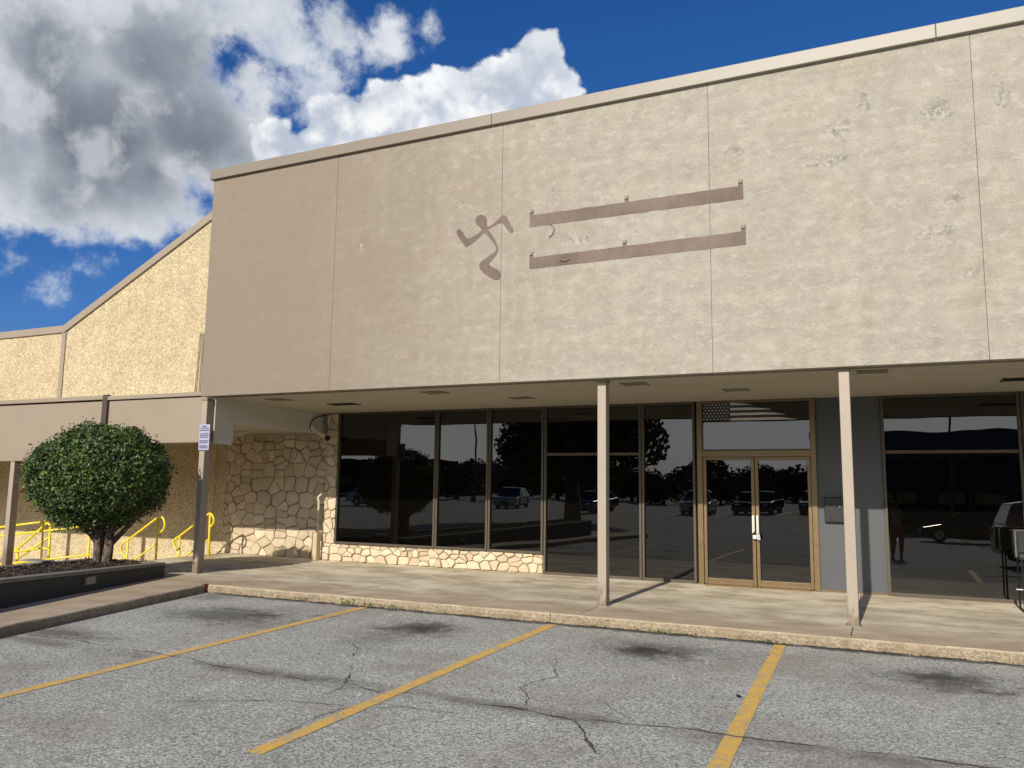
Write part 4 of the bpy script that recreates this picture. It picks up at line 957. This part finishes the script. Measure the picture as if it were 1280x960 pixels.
# ---- far store
fs_ = thing('far_store', 'long dark store across the lot reflected in the right window and doors', 'building', (15, -45, 0))
B(-5.2, 60, -75, -44, 0, 7.0).build('wall', M_dim, fs_); B(-5.3, 60, -44, -40.5, 5.4, 7.3).build('canopy', M_dim, fs_)
for x in range(-5, 60, 5): B(x, x + .3, -41.2, -40.9, 0, 5.4).build('column', M_dim2, fs_)
for x in range(-3, 58, 6): B(x, x + 4.4, -43.98, -43.9, .2, 3.0).build('window', M_glass, fs_)
f2 = thing('distant_shops', 'low distant row of shops seen left in the leftmost pane reflection', 'building', (-110, -80, 0))
B(-150, -58, -95, -80, 0, 5.0).build('wall', M_dim, f2); B(-150, -58, -80, -77.5, 3.6, 5.4).build('canopy', M_dim2, f2)
for x in range(-146, -62, 9): B(x, x + 6, -79.98, -79.9, .3, 3.0).build('window', M_glass, f2)
# ---- lamp posts
def lamp(x, yv, h, lab, arms=2, rot=0):
    o = thing('lamp_post', lab, 'lamp post', (x, yv, 0), rot, 'tall lamp posts of the parking lot')
    c = MB(); c.tube([(0, 0, 0), (0, 0, h)], [.10, .055], 10); c.build('pole', M_dim, o, local=True)
    B(-.22, .22, -.22, .22, 0, .55).build('base', M_cap, o, local=True, bevel=.03)
    for k in range(arms):
        s_ = 1 if k == 0 else -1
        c = MB(); c.tube([(0, 0, h - .3), (s_ * .8, 0, h + .15), (s_ * 1.6, 0, h + .35)], .04, 8); ar_ = c.build('arm', M_dim, o, local=True)
        B(*(sorted((s_ * 1.5, s_ * 2.2))), -.14, .14, h + .28, h + .40).build('lamp_head', M_dim2, ar_, local=True, bevel=.03)
    return o
lamp(3.0, -27, 8.6, 'single arm lamp post reflected as slanting line in the right window', 1)
lamp(-37, -45, 8.5, 'double arm lamp post reflected between second and third panes', 2, R(20))
lamp(-58, -36, 9.5, 'lamp post reflected as thin line in the leftmost pane', 1, R(40))
# ---- trees
def make_tree(name, label, cr, ch_, ht, n, size, seed, group=None, m=M_leaf2):
    rd = random.Random(seed); o = thing(name, label, 'tree', group=group)
    cl = []
    for k in range(26):
        d = Vector((rd.gauss(0, 1), rd.gauss(0, 1), rd.gauss(0, .8))).normalized() * rd.uniform(.3, .85)
        cl.append((Vector((d.x * cr, d.y * cr, ht + d.z * ch_)), rd.uniform(.22, .42) * cr))
    def f():
        c, r0 = rd.choice(cl); d = Vector((rd.gauss(0, 1), rd.gauss(0, 1), rd.gauss(0, 1))).normalized()
        return c + d * r0 * (1 - abs(rd.gauss(0, .2))), (d + Vector((rd.gauss(0, .5), rd.gauss(0, .5), rd.gauss(0, .5)))).normalized()
    leaf_quads(n, f, size, rd, aspect=.7).build('crown', m, o, local=True)
    c = MB(); c.tube([(0, 0, 0), (.05, .03, ht * .4), (0, 0, ht * .8)], [cr * .09, cr * .07, cr * .04], 9)
    for c0, r0 in cl[:9]: c.tube([(0, 0, ht * .45), tuple(c0 * .5 + Vector((0, 0, ht * .3))), tuple(c0)], [cr * .05, cr * .03, cr * .01], 6)
    c.build('trunk', M_bark, o, local=True); return o
oak = make_tree('shade_tree', 'large leafy shade tree reflected across the middle panes', 4.6, 3.4, 4.3, 20000, .26, 21)
oak.location = (-13.4, -9.8, 0)
t0 = make_tree('lot_tree', 'bushy tree of the far tree line, reflected low in the panes', 3.2, 2.3, 2.3, 3000, .45, 31, 'trees of the far tree line')
rd = random.Random(9)
for k in range(44):
    o = t0 if k == 0 else copy_tree(t0)
    o.location = (-160 + k * 4.6 + rd.uniform(-1.5, 1.5), -98 + rd.uniform(-8, 8), 0); o.rotation_euler = (0, 0, rd.uniform(0, 6)); s_ = rd.uniform(.8, 1.35); o.scale = (s_ * 1.2, s_ * 1.2, s_)
for k, (x, yv, s_) in enumerate([(-20, -52, .62), (-30, -58, .7), (-25, -60, .8), (-15, -56, .6), (-40, -60, .75), (-34.5, -62, .9), (-46, -58, .9), (-52, -60, 1.0), (-27.5, -55, .75), (-22.5, -54, .8), (-17.5, -60, .8), (-12, -58, .75), (-37.5, -57, .8), (-9.5, -62, .8)]):
    o = copy_tree(t0); o.location = (x, yv, 0); o.scale = (s_, s_, s_); o.rotation_euler = (0, 0, k)
# ---- photographer (standing at the viewpoint, seen only mirrored)
def skinned(name, verts, edges_, parent, m, sub=2, root=0):
    me = bpy.data.meshes.new(name); me.from_pydata([v[:3] for v in verts], edges_, []); o = bpy.data.objects.new(name, me); COL.objects.link(o)
    sk = o.modifiers.new('skin', 'SKIN'); me.skin_vertices if me.skin_vertices else None
    if not me.skin_vertices: me.attributes
    o.data.materials.append(m)
    bm = bmesh.new(); bm.from_mesh(me); lay = bm.verts.layers.skin.verify(); bm.verts.ensure_lookup_table()
    for i, v in enumerate(bm.verts):
        r = verts[i][3]; r = r if isinstance(r, tuple) else (r, r); v[lay].radius = r; v[lay].use_root = (i == root)
    bm.to_mesh(me); bm.free()
    s = o.modifiers.new('subd', 'SUBSURF'); s.levels = sub; s.render_levels = sub
    sk.use_smooth_shade = True
    if parent is not None: adopt(o, parent, True)
    return o
per = thing('person', 'photographer in grey shirt and rust trousers holding a phone, mirrored in the right window', 'person', (.06, -.62, 0))
M_skin = simple('skin', (.20, .11, .07), .55); M_shirt = simple('grey shirt', (.20, .21, .20), .85); M_trous = simple('rust trousers', (.30, .085, .05), .85); M_shoe = simple('shoes', (.03, .03, .03), .6); M_hair = simple('dark hair', (.012, .01, .009), .6); M_hat = simple('headband', (.45, .42, .38), .7)
V = [(0, 0, .90, (.135, .10)), (0, 0, 1.10, (.125, .095)), (0, .0, 1.30, (.15, .10)), (0, 0, 1.40, (.085, .07)), (0, .01, 1.46, .052), (0, .025, 1.535, (.068, .078)), (0, .03, 1.62, (.072, .088)), (0, .015, 1.675, (.045, .055))]
E_ = [(i, i + 1) for i in range(7)]
def addv(v): V.append(v); return len(V) - 1
for s_ in (-1, 1):
    hp = addv((s_ * .09, 0, .84, .088)); kn_ = addv((s_ * .10, .02, .47, .058)); cf_ = addv((s_ * .105, -.01, .30, .052)); an_ = addv((s_ * .11, -.02, .08, .036)); to = addv((s_ * .12, .12, .035, .030))
    E_ += [(0, hp), (hp, kn_), (kn_, cf_), (cf_, an_), (an_, to)]
    sh_ = addv((s_ * .165, 0, 1.36, .052)); el = addv((s_ * .235, .14, 1.16, .038)); fw = addv((s_ * .17, .27, 1.33, .030)); wrj = addv((s_ * .115, .36, 1.48, .022)); pa = addv((s_ * .09, .40, 1.54, (.028, .016)))
    E_ += [(3, sh_), (sh_, el), (el, fw), (fw, wrj), (wrj, pa)]
    for k in range(4):
        a1 = addv((s_ * .085, .415 + .004 * k, 1.535 + k * .019, .009)); a2 = addv((s_ * (.066), .448, 1.54 + k * .019, .0085)); a3 = addv((s_ * (.045 + .004 * k), .462, 1.542 + k * .019, .008))
        E_ += [(pa, a1), (a1, a2), (a2, a3)]
    th = addv((s_ * .078, .392, 1.53, .010)); th2 = addv((s_ * .055, .405, 1.545, .009)); E_ += [(pa, th), (th, th2)]
skinned('body', V, E_, per, M_skin)
skinned('shirt', [(0, 0, .93, (.155, .12)), (0, 0, 1.10, (.148, .115)), (0, 0, 1.30, (.17, .12)), (0, 0, 1.40, (.10, .082)), (-.165, 0, 1.365, .068), (-.225, .09, 1.23, .060), (.165, 0, 1.365, .068), (.225, .09, 1.23, .060)], [(0, 1), (1, 2), (2, 3), (3, 4), (4, 5), (3, 6), (6, 7)], per, M_shirt)
skinned('trousers', [(0, 0, .95, (.148, .115)), (0, 0, .88, (.15, .115)), (-.09, 0, .80, .10), (-.10, .02, .47, .072), (-.108, -.01, .16, .055), (.09, 0, .80, .10), (.10, .02, .47, .072), (.108, -.01, .16, .055)], [(0, 1), (1, 2), (2, 3), (3, 4), (1, 5), (5, 6), (6, 7)], per, M_trous)
for s_ in (-1, 1): skinned('shoe', [(s_ * .11, -.06, .05, .048), (s_ * .115, .06, .042, .046), (s_ * .12, .16, .036, .036)], [(0, 1), (1, 2)], per, M_shoe)
skinned('hair', [(0, .0, 1.60, (.085, .085)), (0, .0, 1.67, (.085, .09)), (0, -.03, 1.52, (.075, .05))], [(0, 1), (0, 2)], per, M_hair)
c = MB(); c.tube([(.088 * math.cos(a), .015 + .105 * math.sin(a), 1.675) for a in [2 * PI * k / 16 for k in range(17)]], .016, 6); c.build('headband', M_hat, per, local=True)
for s_ in (-1, 1):
    c = MB(); c.tube([(s_ * .03, .105, 1.60), (s_ * .03, .118, 1.60)], .011, 8); c.build('eye', M_blk, per, local=True)
    c = MB(); c.tube([(s_ * .078, .02, 1.57), (s_ * .086, .01, 1.60), (s_ * .080, .005, 1.62)], [.010, .014, .010], 6); c.build('ear', M_skin, per, local=True)
c = MB(); c.tube([(0, .11, 1.60), (0, .135, 1.565)], [.008, .014], 8); c.build('nose', M_skin, per, local=True)
c = MB(); c.tube([(-.024, .108, 1.535), (0, .114, 1.533), (.024, .108, 1.535)], .006, 6); c.build('mouth', M_red, per, local=True)
ph = thing('phone', 'black phone held up in both hands by the mirrored photographer', 'phone', (.06, -.155, 1.57))
B(-.075, .075, -.004, .004, -.037, .037).build('case', M_blk, ph, local=True, bevel=.003)
c = MB(); c.tube([(.055, .0045, .018), (.055, .007, .018)], .009, 10); c.build('camera_lens', M_glass, ph, local=True)
print('objects', len(bpy.data.objects))
